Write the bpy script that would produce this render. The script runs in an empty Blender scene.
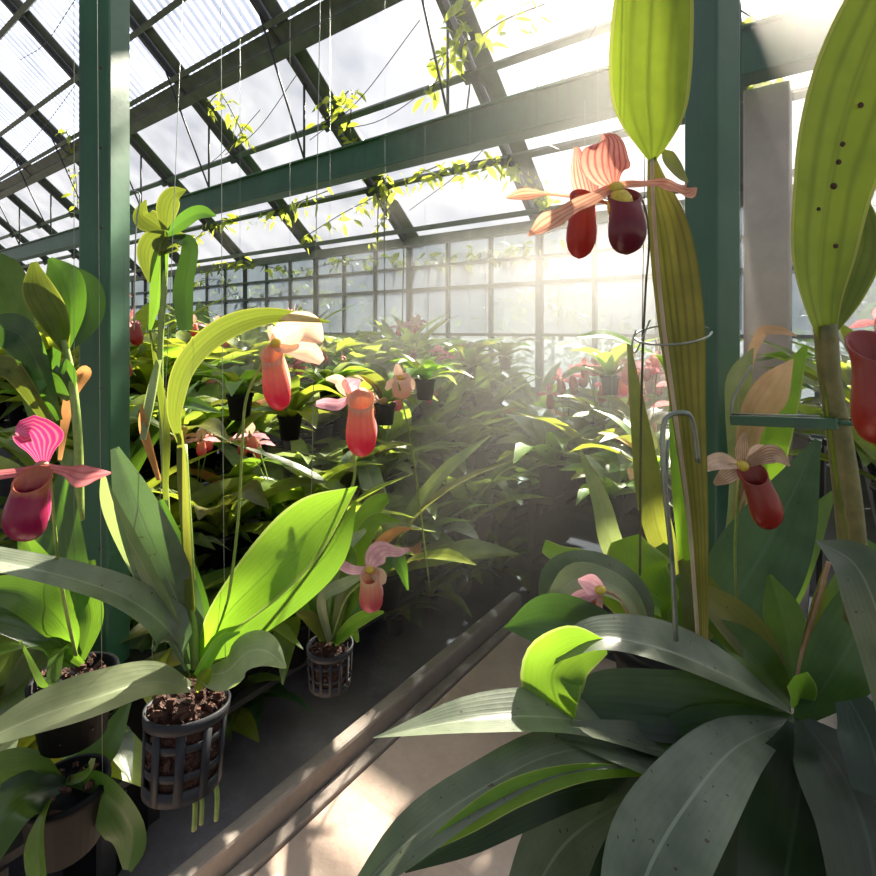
MIST = .085; SUNZ = .80; SUNE = 28.0; SKYE = .54; EXPO = 0.30
import bpy, math, random
from mathutils import Vector, Matrix, noise
PI = math.pi
random.seed(7)
sc = bpy.context.scene
COL = sc.collection

# ------------------------------------------------------------------ camera
F = 525.0                      # focal length in pixels of the 876 frame
EYE = 1.5                      # eye height
HZ = 330.0                     # row of the horizon
def W(px, py, d):
    """point seen at pixel (px,py) at distance d along the view axis"""
    return Vector(((px - 438.0) / F * d, d, EYE + (HZ - py) / F * d))
def G(s, t, z):
    """greenhouse frame: s along the path, t across it, z up"""
    return Vector((0.6 * s - 0.8 * t, 0.8 * s + 0.6 * t, z))
cam = bpy.data.cameras.new('camera')
cam.lens = 36.0 * F / 876.0; cam.sensor_width = 36; cam.sensor_fit = 'HORIZONTAL'
cam.shift_y = -(438 - HZ) / 876.0
cam.clip_start = 0.02; cam.clip_end = 400
co = bpy.data.objects.new('camera', cam); COL.objects.link(co)
co.location = (0, 0, EYE); co.rotation_euler = (PI / 2, 0, 0)
sc.camera = co

# ------------------------------------------------------------------ object helpers
def tag(o, label=None, cat=None, group=None, kind=None):
    if label: o['label'] = label
    if cat: o['category'] = cat
    if group: o['group'] = group
    if kind: o['kind'] = kind
    return o
def thing(name, loc, label, cat, group=None):
    o = bpy.data.objects.new(name, None); COL.objects.link(o)
    o.location = loc; o.empty_display_size = 0.05
    return tag(o, label, cat, group)
def wloc(o):
    v = Vector((0, 0, 0))
    while o is not None:
        v = v + o.location; o = o.parent
    return v
class MB:
    def __init__(self): self.v = []; self.f = []; self.uv = []
    def add(self, verts, faces, uvs=None):
        b = len(self.v)
        self.v += [Vector(p) for p in verts]
        self.f += [tuple(b + i for i in f) for f in faces]
        self.uv += list(uvs) if uvs else [(0.5, 0.5)] * len(verts)
        return self
    def box(self, c, size, ax=None):
        """box; ax = (x,y,z) unit axes"""
        X, Y, Z = ax or (Vector((1, 0, 0)), Vector((0, 1, 0)), Vector((0, 0, 1)))
        c = Vector(c); h = [k / 2 for k in size]
        vs = [c + X * (h[0] * i) + Y * (h[1] * j) + Z * (h[2] * k) for i in (-1, 1) for j in (-1, 1) for k in (-1, 1)]
        fs = [(0, 1, 3, 2), (4, 6, 7, 5), (0, 4, 5, 1), (2, 3, 7, 6), (0, 2, 6, 4), (1, 5, 7, 3)]
        return self.add(vs, fs)
    def bar(self, a, b, w, h, up=Vector((0, 0, 1))):
        a = Vector(a); b = Vector(b); d = b - a; L = d.length; y = d.normalized()
        x = y.cross(up)
        x = x.normalized() if x.length > 1e-6 else Vector((1, 0, 0))
        z = x.cross(y)
        return self.box((a + b) / 2, (w, L, h), (x, y, z))
    def tube(self, pts, r, seg=8, cap=True):
        pts = [Vector(p) for p in pts]; n = len(pts)
        rs = r if isinstance(r, (list, tuple)) else [r] * n
        ref = None; rings = []
        for i in range(n):
            t = (pts[min(i + 1, n - 1)] - pts[max(i - 1, 0)]).normalized()
            if ref is None:
                ref = t.orthogonal().normalized()
            ref = (ref - t * ref.dot(t))
            ref = ref.normalized() if ref.length > 1e-6 else t.orthogonal().normalized()
            bi = t.cross(ref)
            rings.append([pts[i] + (ref * math.cos(2 * PI * k / seg) + bi * math.sin(2 * PI * k / seg)) * rs[i] for k in range(seg)])
        vs = [p for rg in rings for p in rg]
        uv = [(k / seg, i / max(1, n - 1)) for i in range(n) for k in range(seg)]
        fs = [(i * seg + k, i * seg + (k + 1) % seg, (i + 1) * seg + (k + 1) % seg, (i + 1) * seg + k) for i in range(n - 1) for k in range(seg)]
        if cap:
            fs.append(tuple(reversed(range(seg)))); fs.append(tuple((n - 1) * seg + k for k in range(seg)))
        return self.add(vs, fs, uv)
    def lathe(self, c, prof, seg=24, ax=Vector((0, 0, 1))):
        """prof: (radius, height) pairs about the axis through c"""
        c = Vector(c); ax = Vector(ax).normalized(); x = ax.orthogonal().normalized(); y = ax.cross(x)
        vs = []; uv = []
        for i, (r, h) in enumerate(prof):
            for k in range(seg):
                a = 2 * PI * k / seg
                vs.append(c + ax * h + (x * math.cos(a) + y * math.sin(a)) * r); uv.append((k / seg, i / (len(prof) - 1)))
        fs = [(i * seg + k, i * seg + (k + 1) % seg, (i + 1) * seg + (k + 1) % seg, (i + 1) * seg + k) for i in range(len(prof) - 1) for k in range(seg)]
        return self.add(vs, fs, uv)
    def build(self, name, mat, parent=None, smooth=True, sub=0, bevel=0, solid=0):
        off = wloc(parent) if parent else Vector((0, 0, 0))
        me = bpy.data.meshes.new(name)
        me.from_pydata([tuple(p - off) for p in self.v], [], self.f)
        uvl = me.uv_layers.new(name='UVMap')
        for lp in me.loops: uvl.data[lp.index].uv = self.uv[lp.vertex_index]
        if smooth:
            for p in me.polygons: p.use_smooth = True
        me.materials.append(mat); me.update()
        o = bpy.data.objects.new(name, me); COL.objects.link(o)
        if parent: o.parent = parent
        if solid:
            m = o.modifiers.new('solid', 'SOLIDIFY'); m.thickness = solid; m.offset = 0
        if bevel:
            m = o.modifiers.new('bevel', 'BEVEL'); m.width = bevel; m.segments = 2; m.limit_method = 'ANGLE'
        if sub:
            m = o.modifiers.new('sub', 'SUBSURF'); m.levels = sub; m.render_levels = sub
        return o
def struct(name, mb, mat, **k):
    o = mb.build(name, mat, None, **k); o['kind'] = 'structure'; return o

def crom(P, n):
    """Catmull-Rom through P (tuples/vectors/floats), n samples"""
    m = len(P)
    sc_ = not hasattr(P[0], '__len__')
    Q = [Vector((p, 0, 0)) if sc_ else Vector(p) for p in P]
    out = []
    for i in range(n):
        u = i / (n - 1) * (m - 1); k = min(int(u), m - 2); t = u - k
        p1, p2 = Q[k], Q[k + 1]
        p0 = Q[k - 1] if k > 0 else p1 * 2 - p2
        p3 = Q[k + 2] if k + 2 < m else p2 * 2 - p1
        v = 0.5 * ((2 * p1) + (p2 - p0) * t + (2 * p0 - 5 * p1 + 4 * p2 - p3) * t * t + (3 * p1 - p0 - 3 * p2 + p3) * t ** 3)
        out.append(v.x if sc_ else v)
    return out

def blade(mb, ctrl, widths, nrm=(0, -0.5, 1), gut=0.25, n=22, m=8, wav=0.0, wf=3.0, seed=0, twist=0.0, curl=0.0):
    """leaf or petal sheet along ctrl; widths in metres; nrm = facing hint; gut = gutter (V) ; curl = round arching across"""
    P = crom(ctrl, n); Wd = crom(widths, n); N0 = Vector(nrm).normalized()
    vs = []; uv = []
    for i in range(n):
        t = (P[min(i + 1, n - 1)] - P[max(i - 1, 0)]).normalized()
        s = t.cross(N0)
        s = s.normalized() if s.length > 1e-4 else t.orthogonal().normalized()
        nn = s.cross(t).normalized()
        if twist:
            a = twist * i / (n - 1); s = s * math.cos(a) + nn * math.sin(a); nn = s.cross(t).normalized()
        w = max(Wd[i], 0.0) / 2
        f = i / (n - 1)
        for j in range(m + 1):
            u = j / m * 2 - 1
            up = abs(u) * gut * w - curl * u * u * w
            wv = wav * w * u * u * math.sin(f * PI * 2 * wf + seed + (1.3 if u > 0 else 0))
            vs.append(P[i] + s * (u * w) + nn * (up + wv)); uv.append((j / m, f))
    fs = [(i * (m + 1) + j, i * (m + 1) + j + 1, (i + 1) * (m + 1) + j + 1, (i + 1) * (m + 1) + j) for i in range(n - 1) for j in range(m)]
    mb.add(vs, fs, uv)
    return mb
def leaf(parent, ctrl, widths, mat, name='leaf', label=None, **k):
    """ctrl in (px,py,d), widths in px"""
    pts = [W(*c) for c in ctrl]
    m_ = len(widths); D = crom([float(c[2]) for c in ctrl], m_)
    ws = [w * D[i] / F for i, w in enumerate(widths)]
    mb = blade(MB(), pts, ws, **k)
    o = mb.build(name, mat, parent)
    if label: o['label'] = label
    return o
def stalk(parent, ctrl, r_px, mat, name='flower_stalk', seg=8, n=20):
    pts = crom([W(*c) for c in ctrl], n)
    rr = r_px if isinstance(r_px, (list, tuple)) else [r_px] * 2
    D = crom([float(c[2]) for c in ctrl], n); R = crom([float(x) for x in rr], n)
    return MB().tube(pts, [max(.3, R[i]) * D[i] / F for i in range(n)], seg).build(name, mat, parent)

# ------------------------------------------------------------------ materials
def new_mat(name):
    m = bpy.data.materials.new(name); m.use_nodes = True
    nt = m.node_tree; nt.nodes.clear()
    out = nt.nodes.new('ShaderNodeOutputMaterial')
    return m, nt, out
class NT:
    def __init__(s, nt): s.nt = nt
    def n(s, kind, **k):
        nd = s.nt.nodes.new(kind)
        for a, v in k.items():
            if a.startswith('i_'):
                key = a[2:]; key = int(key) if key.isdigit() else key.replace('_', ' ')
                if hasattr(v, 'is_linked') or hasattr(v, 'links'): s.nt.links.new(v, nd.inputs[key])
                else: nd.inputs[key].default_value = v
            else: setattr(nd, a, v)
        return nd
    def l(s, a, b): s.nt.links.new(a, b)
    def math(s, op, a, b=0.0, c=None, clamp=False):
        nd = s.nt.nodes.new('ShaderNodeMath'); nd.operation = op; nd.use_clamp = clamp
        for i, v in enumerate((a, b) if c is None else (a, b, c)):
            if hasattr(v, 'links'): s.nt.links.new(v, nd.inputs[i])
            else: nd.inputs[i].default_value = v
        return nd.outputs[0]
    def mix(s, f, a, b, blend='MIX'):
        nd = s.nt.nodes.new('ShaderNodeMix'); nd.data_type = 'RGBA'; nd.blend_type = blend
        for i, v in ((0, f), (6, a), (7, b)):
            if hasattr(v, 'links'): s.nt.links.new(v, nd.inputs[i])
            else: nd.inputs[i].default_value = (*v, 1) if isinstance(v, tuple) and len(v) == 3 else v
        return nd.outputs[2]
    def noise(s, scale, detail=3, vec=None, rough=.5):
        nd = s.nt.nodes.new('ShaderNodeTexNoise'); nd.inputs['Scale'].default_value = scale
        nd.inputs['Detail'].default_value = detail; nd.inputs['Roughness'].default_value = rough
        if vec: s.nt.links.new(vec, nd.inputs['Vector'])
        return nd.outputs['Fac']
    def ramp(s, f, stops):
        nd = s.nt.nodes.new('ShaderNodeValToRGB'); el = nd.color_ramp.elements
        while len(el) < len(stops): el.new(0.5)
        for e, (p, c) in zip(el, stops): e.position = p; e.color = (*c, 1) if len(c) == 3 else c
        s.nt.links.new(f, nd.inputs[0]); return nd.outputs[0]
def sheet_mat(name, dark, light, trans, tf=0.45, rough=0.35, vein=14, veincol=None, veinf=.5, spots=0.0, spec=.5, midrib=True, hue=.03, edge=None, scale=60, bumpv=.35):
    """thin living tissue: reflected colour from dark/light mottling, lengthwise veins, transmitted colour"""
    m, nt, out = new_mat(name); N = NT(nt)
    uv = N.n('ShaderNodeUVMap').outputs[0]; sx = N.n('ShaderNodeSeparateXYZ', i_0=uv)
    u, v = sx.outputs[0], sx.outputs[1]
    oi = N.n('ShaderNodeObjectInfo').outputs['Random']
    geo = N.n('ShaderNodeTexCoord').outputs['Object']
    nz = N.noise(scale * .35, 4, geo)
    base = N.mix(N.math('MULTIPLY', N.math('SUBTRACT', nz, .35), 3.2, clamp=True), tuple(c * .8 for c in dark), tuple(c * 1.1 for c in light))
    big = N.math('ADD', .75, N.math('MULTIPLY', N.noise(2.2, 3, uv), .5))
    trans0 = trans
    # veins
    wv = N.math('SINE', N.math('ADD', N.math('MULTIPLY', u, vein * 2 * PI), N.math('MULTIPLY', N.noise(3, 2, uv), 3.0)))
    wv = N.math('POWER', N.math('MULTIPLY', N.math('ADD', wv, 1.0), .5), 3.0)
    vc = veincol or tuple(c * .55 for c in dark)
    base = N.mix(N.math('MULTIPLY', wv, veinf), base, vc)
    tr = N.mix(N.math('MULTIPLY', wv, veinf), trans, tuple(c * .6 for c in trans) if veincol is None else tuple(min(1, c * 1.3) for c in veincol))
    if midrib:
        md = N.math('ABSOLUTE', N.math('SUBTRACT', u, .5))
        mr = N.math('LESS_THAN', md, .018)
        base = N.mix(N.math('MULTIPLY', mr, .5), base, tuple(min(1, c * 2 + .02) for c in light))
        tr = N.mix(N.math('MULTIPLY', mr, .6), tr, tuple(c * .35 for c in trans))
    if edge:
        ed = N.math('GREATER_THAN', N.math('ABSOLUTE', N.math('SUBTRACT', u, .5)), .455)
        base = N.mix(N.math('MULTIPLY', ed, .8), base, edge); tr = N.mix(N.math('MULTIPLY', ed, .8), tr, edge)
    if spots:
        sp = N.math('LESS_THAN', N.noise(scale * 3, 1, geo), .24 + spots)
        base = N.mix(N.math('MULTIPLY', sp, .7), base, (.05, .02, .01)); tr = N.mix(N.math('MULTIPLY', sp, .8), tr, (.06, .02, .01))
    hs = N.n('ShaderNodeHueSaturation', i_Hue=N.math('ADD', .5 - hue / 2, N.math('MULTIPLY', oi, hue)), i_Value=N.math('ADD', .8, N.math('MULTIPLY', oi, .4)), i_Color=base)
    bp = N.n('ShaderNodeBump', i_Strength=.12, i_Distance=.0015, i_Height=N.math('ADD', N.math('MULTIPLY', wv, bumpv), N.math('MULTIPLY', nz, 2.0)))
    pr = N.n('ShaderNodeBsdfPrincipled', i_Base_Color=hs.outputs[0], i_Normal=bp.outputs[0])
    rg = N.math('ADD', rough - .08, N.math('MULTIPLY', nz, .2)); N.l(rg, pr.inputs['Roughness'])
    pr.inputs['Specular IOR Level'].default_value = spec
    ts = N.n('ShaderNodeBsdfTranslucent', i_Color=tr, i_Normal=bp.outputs[0])
    mx = N.n('ShaderNodeMixShader', i_0=tf, i_1=pr.outputs[0], i_2=ts.outputs[0])
    N.l(mx.outputs[0], out.inputs[0]); return m
def solid_mat(name, a, b=None, rough=.5, scale=8, metal=0, bump=.2, bscale=None, spec=.5, dist=.003, streak=None):
    m, nt, out = new_mat(name); N = NT(nt)
    geo = N.n('ShaderNodeTexCoord').outputs['Object']
    nz = N.noise(scale, 5, geo, .6)
    col = N.ramp(nz, [(.3, a), (.7, b or tuple(c * 1.4 for c in a))])
    if streak:
        mp = N.n('ShaderNodeMapping', i_Vector=geo); mp.inputs['Scale'].default_value = (30, 30, 1.2)
        col = N.mix(N.math('MULTIPLY', N.math('GREATER_THAN', N.noise(1, 3, mp.outputs[0]), .6), .5), col, streak)
    bp = N.n('ShaderNodeBump', i_Strength=bump, i_Distance=dist, i_Height=N.noise(bscale or scale * 4, 4, geo))
    pr = N.n('ShaderNodeBsdfPrincipled', i_Base_Color=col, i_Roughness=rough, i_Metallic=metal, i_Normal=bp.outputs[0])
    pr.inputs['Specular IOR Level'].default_value = spec
    N.l(pr.outputs[0], out.inputs[0]); return m
def glaze_mat(name, tint, tf, white, gloss=.06, streak=0.0):
    """clear to milky roof sheet: part straight through, part diffused"""
    m, nt, out = new_mat(name); N = NT(nt)
    geo = N.n('ShaderNodeTexCoord').outputs['Object']
    nz = N.noise(2.2, 4, geo)
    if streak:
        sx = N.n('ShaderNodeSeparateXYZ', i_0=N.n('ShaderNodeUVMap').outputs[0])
        sn = N.math('POWER', N.math('MULTIPLY', N.math('ADD', N.math('SINE', N.math('MULTIPLY', sx.outputs[0], 2 * PI * 15)), 1.0), .5), 3.0)  # corrugation shading and dirt lines put in as bands of translucency
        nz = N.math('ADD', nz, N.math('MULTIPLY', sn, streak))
    t = N.n('ShaderNodeBsdfTransparent', i_Color=(*tint, 1))
    d = N.n('ShaderNodeBsdfTranslucent', i_Color=(*white, 1))
    g = N.n('ShaderNodeBsdfGlossy', i_Roughness=.15)
    f = N.math('MULTIPLY', tf * 2, nz, clamp=True)
    a = N.n('ShaderNodeMixShader', i_0=f, i_1=t.outputs[0], i_2=d.outputs[0])
    b = N.n('ShaderNodeMixShader', i_0=gloss, i_1=a.outputs[0], i_2=g.outputs[0])
    N.l(b.outputs[0], out.inputs[0]); return m

M = {}
M['dark'] = sheet_mat('leaf dark green', (.02, .05, .02), (.045, .085, .038), (.13, .30, .02), tf=.3, rough=.3, vein=9, veinf=0.12)
M['grey'] = sheet_mat('leaf grey green', (.095, .12, .075), (.165, .19, .125), (.16, .3, .08), tf=.2, rough=.36, vein=12, veinf=0.08, spots=.02)
M['mid'] = sheet_mat('leaf mid green', (.045, .095, .018), (.10, .17, .035), (.19, .37, .025), tf=.4, rough=.34, vein=12, veinf=0.14)
M['fresh'] = sheet_mat('leaf fresh green', (.09, .16, .02), (.20, .28, .05), (.38, .50, .05), tf=.45, rough=.36, vein=10, veinf=.12)
M['arch'] = sheet_mat('leaf bronze olive', (.06, .10, .01), (.14, .17, .02), (.17, .22, .02), tf=.42, rough=.4, vein=6, veinf=.35, edge=(.30, .32, .05))
M['ribbed'] = sheet_mat('ribbed backlit leaf', (.10, .18, .015), (.26, .33, .03), (.34, .46, .03), tf=.5, rough=.4, vein=4, veinf=.55, edge=(.45, .48, .10))
M['lime'] = sheet_mat('leaf lime green', (.10, .24, .02), (.19, .36, .04), (.30, .54, .03), tf=.5, rough=.38, vein=12, veinf=0.1, edge=(.4, .5, .12))
M['yellow'] = sheet_mat('leaf yellow green', (.11, .18, .015), (.24, .30, .03), (.34, .40, .03), tf=.5, rough=.4, vein=4, veinf=0.25)
M['olive'] = sheet_mat('leaf olive', (.09, .11, .02), (.16, .17, .03), (.30, .33, .04), tf=.38, rough=.4, vein=8, veinf=0.15, spots=.01)
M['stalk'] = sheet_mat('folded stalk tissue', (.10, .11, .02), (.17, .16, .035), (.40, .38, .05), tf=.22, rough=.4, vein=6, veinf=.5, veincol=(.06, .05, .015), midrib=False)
M['deep'] = sheet_mat('leaf green with painted shade', (.010, .024, .010), (.022, .042, .018), (.05, .12, .01), tf=.2, rough=.4, vein=9, veinf=.1)  # nearly black green; shade among the leaves is put into this colour
M['pale'] = sheet_mat('leaf pale green', (.22, .30, .16), (.36, .42, .24), (.40, .50, .15), tf=.35, rough=.4, vein=10, veinf=0.1)
M['brown'] = sheet_mat('withered leaf', (.35, .14, .05), (.55, .26, .10), (.75, .35, .12), tf=.45, rough=.5, vein=8, veinf=0.3)
M['stripe'] = sheet_mat('petal striped', (.62, .20, .15), (.82, .38, .30), (.95, .42, .30), tf=.5, rough=.5, vein=8, veincol=(.30, .03, .05), veinf=.75, midrib=False, scale=200, hue=.01)
M['petal'] = sheet_mat('petal salmon', (.65, .30, .20), (.85, .52, .36), (.95, .52, .32), tf=.5, rough=.5, vein=4, veincol=(.42, .07, .05), veinf=.6, midrib=False, scale=200, hue=.01)
M['magenta'] = sheet_mat('petal magenta', (.38, .015, .13), (.55, .05, .20), (.55, .03, .18), tf=.35, rough=.45, vein=8, veincol=(.60, .28, .24), veinf=.55, midrib=False, scale=200, hue=.01)
M['rosy'] = sheet_mat('petal rose', (.50, .12, .15), (.72, .30, .30), (.8, .28, .28), tf=.4, rough=.5, vein=3, veincol=(.35, .04, .08), veinf=.6, midrib=False, scale=200, hue=.01)
M['cream'] = sheet_mat('petal cream', (.62, .40, .28), (.80, .62, .48), (.85, .60, .42), tf=.45, rough=.55, vein=4, veincol=(.55, .28, .18), veinf=.3, midrib=False, scale=200, hue=.01)
M['pinkpale'] = sheet_mat('petal pale pink', (.66, .36, .42), (.85, .62, .62), (.85, .45, .5), tf=.4, rough=.5, vein=4, veincol=(.6, .15, .25), veinf=.5, midrib=False, scale=200, hue=.01)
M['brownpetal'] = sheet_mat('petal brown striped', (.32, .18, .10), (.52, .36, .24), (.6, .4, .22), tf=.35, rough=.5, vein=7, veincol=(.16, .05, .03), veinf=.7, midrib=False, scale=200, hue=.01)
def pouch_mat(name, top, bot, tf=.25, rough=.3, rim=None):
    m, nt, out = new_mat(name); N = NT(nt)
    uv = N.n('ShaderNodeUVMap').outputs[0]; sx = N.n('ShaderNodeSeparateXYZ', i_0=uv)
    geo = N.n('ShaderNodeTexCoord').outputs['Object']
    nz = N.noise(120, 3, geo)
    f = N.math('ADD', sx.outputs[1], N.math('MULTIPLY', N.math('SUBTRACT', nz, .5), .25))
    col = N.ramp(f, [(.12, rim or top), (.25, top), (.8, bot)])
    vs = N.math('POWER', N.math('MULTIPLY', N.math('ADD', N.math('SINE', N.math('MULTIPLY', sx.outputs[0], 2 * PI * 14)), 1.0), .5), 4.0)
    col = N.mix(N.math('MULTIPLY', vs, .10), col, tuple(c * .4 for c in bot))
    bp = N.n('ShaderNodeBump', i_Strength=.3, i_Distance=.001, i_Height=nz)
    pr = N.n('ShaderNodeBsdfPrincipled', i_Base_Color=col, i_Roughness=rough, i_Normal=bp.outputs[0])
    ts = N.n('ShaderNodeBsdfTranslucent', i_Color=col)
    mx = N.n('ShaderNodeMixShader', i_0=tf, i_1=pr.outputs[0], i_2=ts.outputs[0])
    N.l(mx.outputs[0], out.inputs[0]); return m
M['p_maroon'] = pouch_mat('pouch maroon', (.26, .045, .05), (.14, .014, .03), tf=.25, rough=.28)
M['p_red'] = pouch_mat('pouch red', (.50, .12, .08), (.46, .06, .045), tf=.5)
M['p_magenta'] = pouch_mat('pouch magenta', (.32, .02, .07), (.28, .01, .07), tf=.3, rim=(.5, .16, .08))
M['p_coral'] = pouch_mat('pouch coral', (.72, .30, .16), (.62, .04, .10), tf=.35, rim=(.75, .42, .25))
M['p_peach'] = pouch_mat('pouch peach', (.85, .62, .48), (.85, .55, .42), tf=.5, rim=(.9, .7, .55))
M['p_pink'] = pouch_mat('pouch pink', (.78, .38, .22), (.72, .08, .16), tf=.35, rim=(.8, .5, .3))
M['p_brick'] = pouch_mat('pouch brick red', (.36, .07, .05), (.40, .03, .02), tf=.3)
M['yel'] = solid_mat('column yellow', (.55, .40, .03), (.75, .60, .08), rough=.4, scale=200, bump=.1)
M['ribstem'] = solid_mat('ribbed brown green stem', (.10, .11, .03), (.22, .20, .07), rough=.45, scale=40, bump=.4)
M['peach'] = sheet_mat('peach leaf', (.55, .32, .16), (.72, .48, .28), (.9, .55, .3), tf=.5, rough=.5, vein=5, veinf=.12)
M['stem'] = solid_mat('stem green', (.16, .26, .05), (.28, .36, .08), rough=.45, scale=60)
M['stemred'] = solid_mat('stem reddish', (.30, .16, .10), (.45, .28, .14), rough=.5, scale=60)
M['stemdark'] = solid_mat('stem dark', (.05, .07, .025), (.12, .10, .05), rough=.5, scale=60)
M['bark'] = solid_mat('bark chips', (.03, .011, .007), (.12, .045, .022), rough=.8, scale=60, bump=.8, dist=.01)
M['pot'] = solid_mat('black plastic', (.005, .006, .006), (.011, .011, .012), rough=.6, scale=20, bump=.1, spec=.1)
M['basket'] = solid_mat('grey black basket plastic', (.022, .023, .027), (.045, .047, .052), rough=.5, scale=20, bump=.1, spec=.2)
M['clay'] = solid_mat('dusty pot plastic', (.008, .007, .007), (.02, .017, .016), rough=.5, scale=20)
M['paint'] = solid_mat('green paint', (.022, .085, .040), (.045, .14, .07), rough=.42, scale=3, bump=.15, bscale=40, streak=(.035, .085, .06))
M['paintedge'] = solid_mat('pale green paint', (.12, .20, .15), (.17, .25, .19), rough=.45, scale=3)
M['frame'] = solid_mat('weathered grey green frame', (.07, .085, .07), (.13, .15, .125), rough=.55, scale=6, bump=.3)
M['framedark'] = solid_mat('dark glazing bar', (.035, .038, .042), (.07, .07, .075), rough=.5, scale=10)
M['alu'] = solid_mat('pale aluminium', (.46, .40, .34), (.60, .53, .46), rough=.45, scale=6, metal=.3)
M['wire'] = solid_mat('wire', (.03, .035, .03), (.06, .06, .05), rough=.4, scale=40, metal=.5)
M['wirel'] = solid_mat('galvanised wire', (.22, .26, .22), (.35, .38, .33), rough=.35, scale=40, metal=.7)
# ------------------------------------------------------------------ the setting
ES = 4.84; EZ = 2.6; SL = 0.9          # eave position, height, roof slope
def roofz(s): return EZ + SL * (ES - s)
n_ = Vector((.6, .8, 0)); a_ = Vector((-.8, .6, 0)); up_ = Vector((0, 0, 1))
rdir = Vector((.6, .8, -SL)).normalized(); rnorm = Vector((.6 * SL, .8 * SL, 1)).normalized()
def conc(name, a, b, c, sc1=2.0, tiles=None, rough=.8):
    m, nt, out = new_mat(name); N = NT(nt)
    geo = N.n('ShaderNodeTexCoord').outputs['Object']
    n1 = N.noise(sc1, 5, geo, .6); n2 = N.noise(45, 4, geo)
    col = N.ramp(n1, [(.3, a), (.5, b), (.72, c)])
    col = N.mix(N.math('MULTIPLY', n2, .35), col, tuple(x * .5 for x in a))
    h = n2
    if tiles:
        mp = N.n('ShaderNodeMapping', i_Vector=geo); mp.inputs['Rotation'].default_value = (0, 0, math.radians(36.87))
        br = N.n('ShaderNodeTexBrick', i_Vector=mp.outputs[0], i_Scale=1.0)
        br.inputs['Mortar Size'].default_value = .008; br.inputs['Brick Width'].default_value = tiles[0]; br.inputs['Row Height'].default_value = tiles[1]
        col = N.mix(N.math('MULTIPLY', br.outputs['Fac'], .12), col, tuple(x * .35 for x in a))
        h = N.math('SUBTRACT', n2, N.math('MULTIPLY', br.outputs['Fac'], .6))
    bp = N.n('ShaderNodeBump', i_Strength=.4, i_Distance=.006, i_Height=h)
    pr = N.n('ShaderNodeBsdfPrincipled', i_Base_Color=col, i_Roughness=rough, i_Normal=bp.outputs[0])
    N.l(pr.outputs[0], out.inputs[0]); return m
M['path'] = conc('pinkish worn concrete', (.42, .30, .24), (.58, .44, .35), (.72, .58, .48), tiles=(.9, .6))
M['curb'] = conc('kerb concrete', (.17, .14, .12), (.27, .225, .19), (.37, .32, .27))
M['mat'] = conc('grey ground sheet', (.045, .037, .045), (.10, .085, .10), (.20, .175, .195), 3, rough=.45)
M['soil'] = conc('outside gravel', (.22, .21, .18), (.30, .29, .26), (.4, .39, .36))
def quad(s0, s1, t0, t1, z0, z1):
    mb = MB(); c = G((s0 + s1) / 2, (t0 + t1) / 2, (z0 + z1) / 2)
    return mb.box(c, (s1 - s0, t1 - t0, z1 - z0), (n_, a_, up_))
struct('floor', quad(-2.5, ES, -5, 22, -.06, 0), M['mat'])
struct('path', quad(-2.0, 2.36, .33, 1.262, 0, .012), M['path'], smooth=False)
struct('kerb', quad(-2.0, 2.5, 1.315, 1.37, 0, .10), M['curb'], smooth=False, bevel=.012)
struct('kerb', quad(-2.0, 2.5, 1.265, 1.313, 0, .028), M['curb'], smooth=False, bevel=.006)
struct('kerb', quad(-2.0, 2.5, .25, .33, 0, .07), M['curb'], smooth=False, bevel=.008)
g = MB(); g.box((0, 40, -.12), (300, 300, .08)); struct('ground', g, M['soil'])
# end wall: low masonry with windows above it
struct('wall_end', quad(ES, ES + .15, -5, 22, 0, .85), M['curb'], smooth=False)
M['glaze'] = glaze_mat('milky glass', (.84, .87, .92), .10, (.45, .48, .56))
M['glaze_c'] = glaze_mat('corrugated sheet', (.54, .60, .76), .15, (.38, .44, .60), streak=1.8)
M['glaze_r'] = glaze_mat('rear roof sheet', (.55, .60, .68), .12, (.2, .22, .26))
M['glaze_w'] = glaze_mat('wall glass', (.42, .47, .52), .2, (.22, .25, .28))
RT = [2.38 + 1.72 * k for k in range(-4, 12)]
k = 0
for i in range(len(RT) - 1):
    t0, t1 = RT[i], RT[i + 1]; k += 1
    wf = MB()
    for t in [t0 + (t1 - t0) * q / 3 for q in range(4)]:
        wf.box(G(ES + .06, t, 1.72), (.06, .035 if t not in (t0, t1) else .07, 1.75), (n_, a_, up_))
    for z, h in ((.88, .07), (1.45, .03), (1.98, .04), (2.25, .03), (2.57, .07)):
        wf.box(G(ES + .06, (t0 + t1) / 2, z), (.07, t1 - t0, h), (n_, a_, up_))
    fr = struct('window_%d' % k, wf, M['frame'], smooth=False)
    quad(ES + .055, ES + .063, t0, t1, .9, 2.56).build('pane', M['glaze_w'], fr, smooth=False)
# purlins, rafters, roof sheets
PS = [-.3, .28, .85, 1.42, 1.98, 2.55, 3.10, 3.67, 4.27, 4.84]
TL, TR = 20.5, -4.6
j = 0
for s in PS:
    z = roofz(s); off = rnorm * -.06
    j += 1; big = abs(s - 3.10) < .01
    mb = MB()
    if big:
        mb.bar(G(s, TR, z) + off * 2.3, G(s, TL, z) + off * 2.3, .11, .10, rnorm)
        mb.bar(G(s - .17, TR, roofz(s - .17)) + off * 1.6, G(s - .17, TL, roofz(s - .17)) + off * 1.6, .05, .06, rnorm)
        mb.bar(G(s - .085, TR, roofz(s - .085)) + off * 1.0, G(s - .085, TL, roofz(s - .085)) + off * 1.0, .14, .015, rnorm)
    elif s == ES:
        mb.bar(G(s, TR, z - .05), G(s, TL, z - .05), .12, .10)
        mb.bar(G(s - .28, TR, z + .03), G(s - .28, TL, z + .03), .03, .05)
    else:
        mb.bar(G(s, TR, z) + off, G(s, TL, z) + off, .055, .05, rnorm)
    struct('trim_%d' % j, mb, M['frame'] if not s == 1.42 else M['framedark'], smooth=False)
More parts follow.
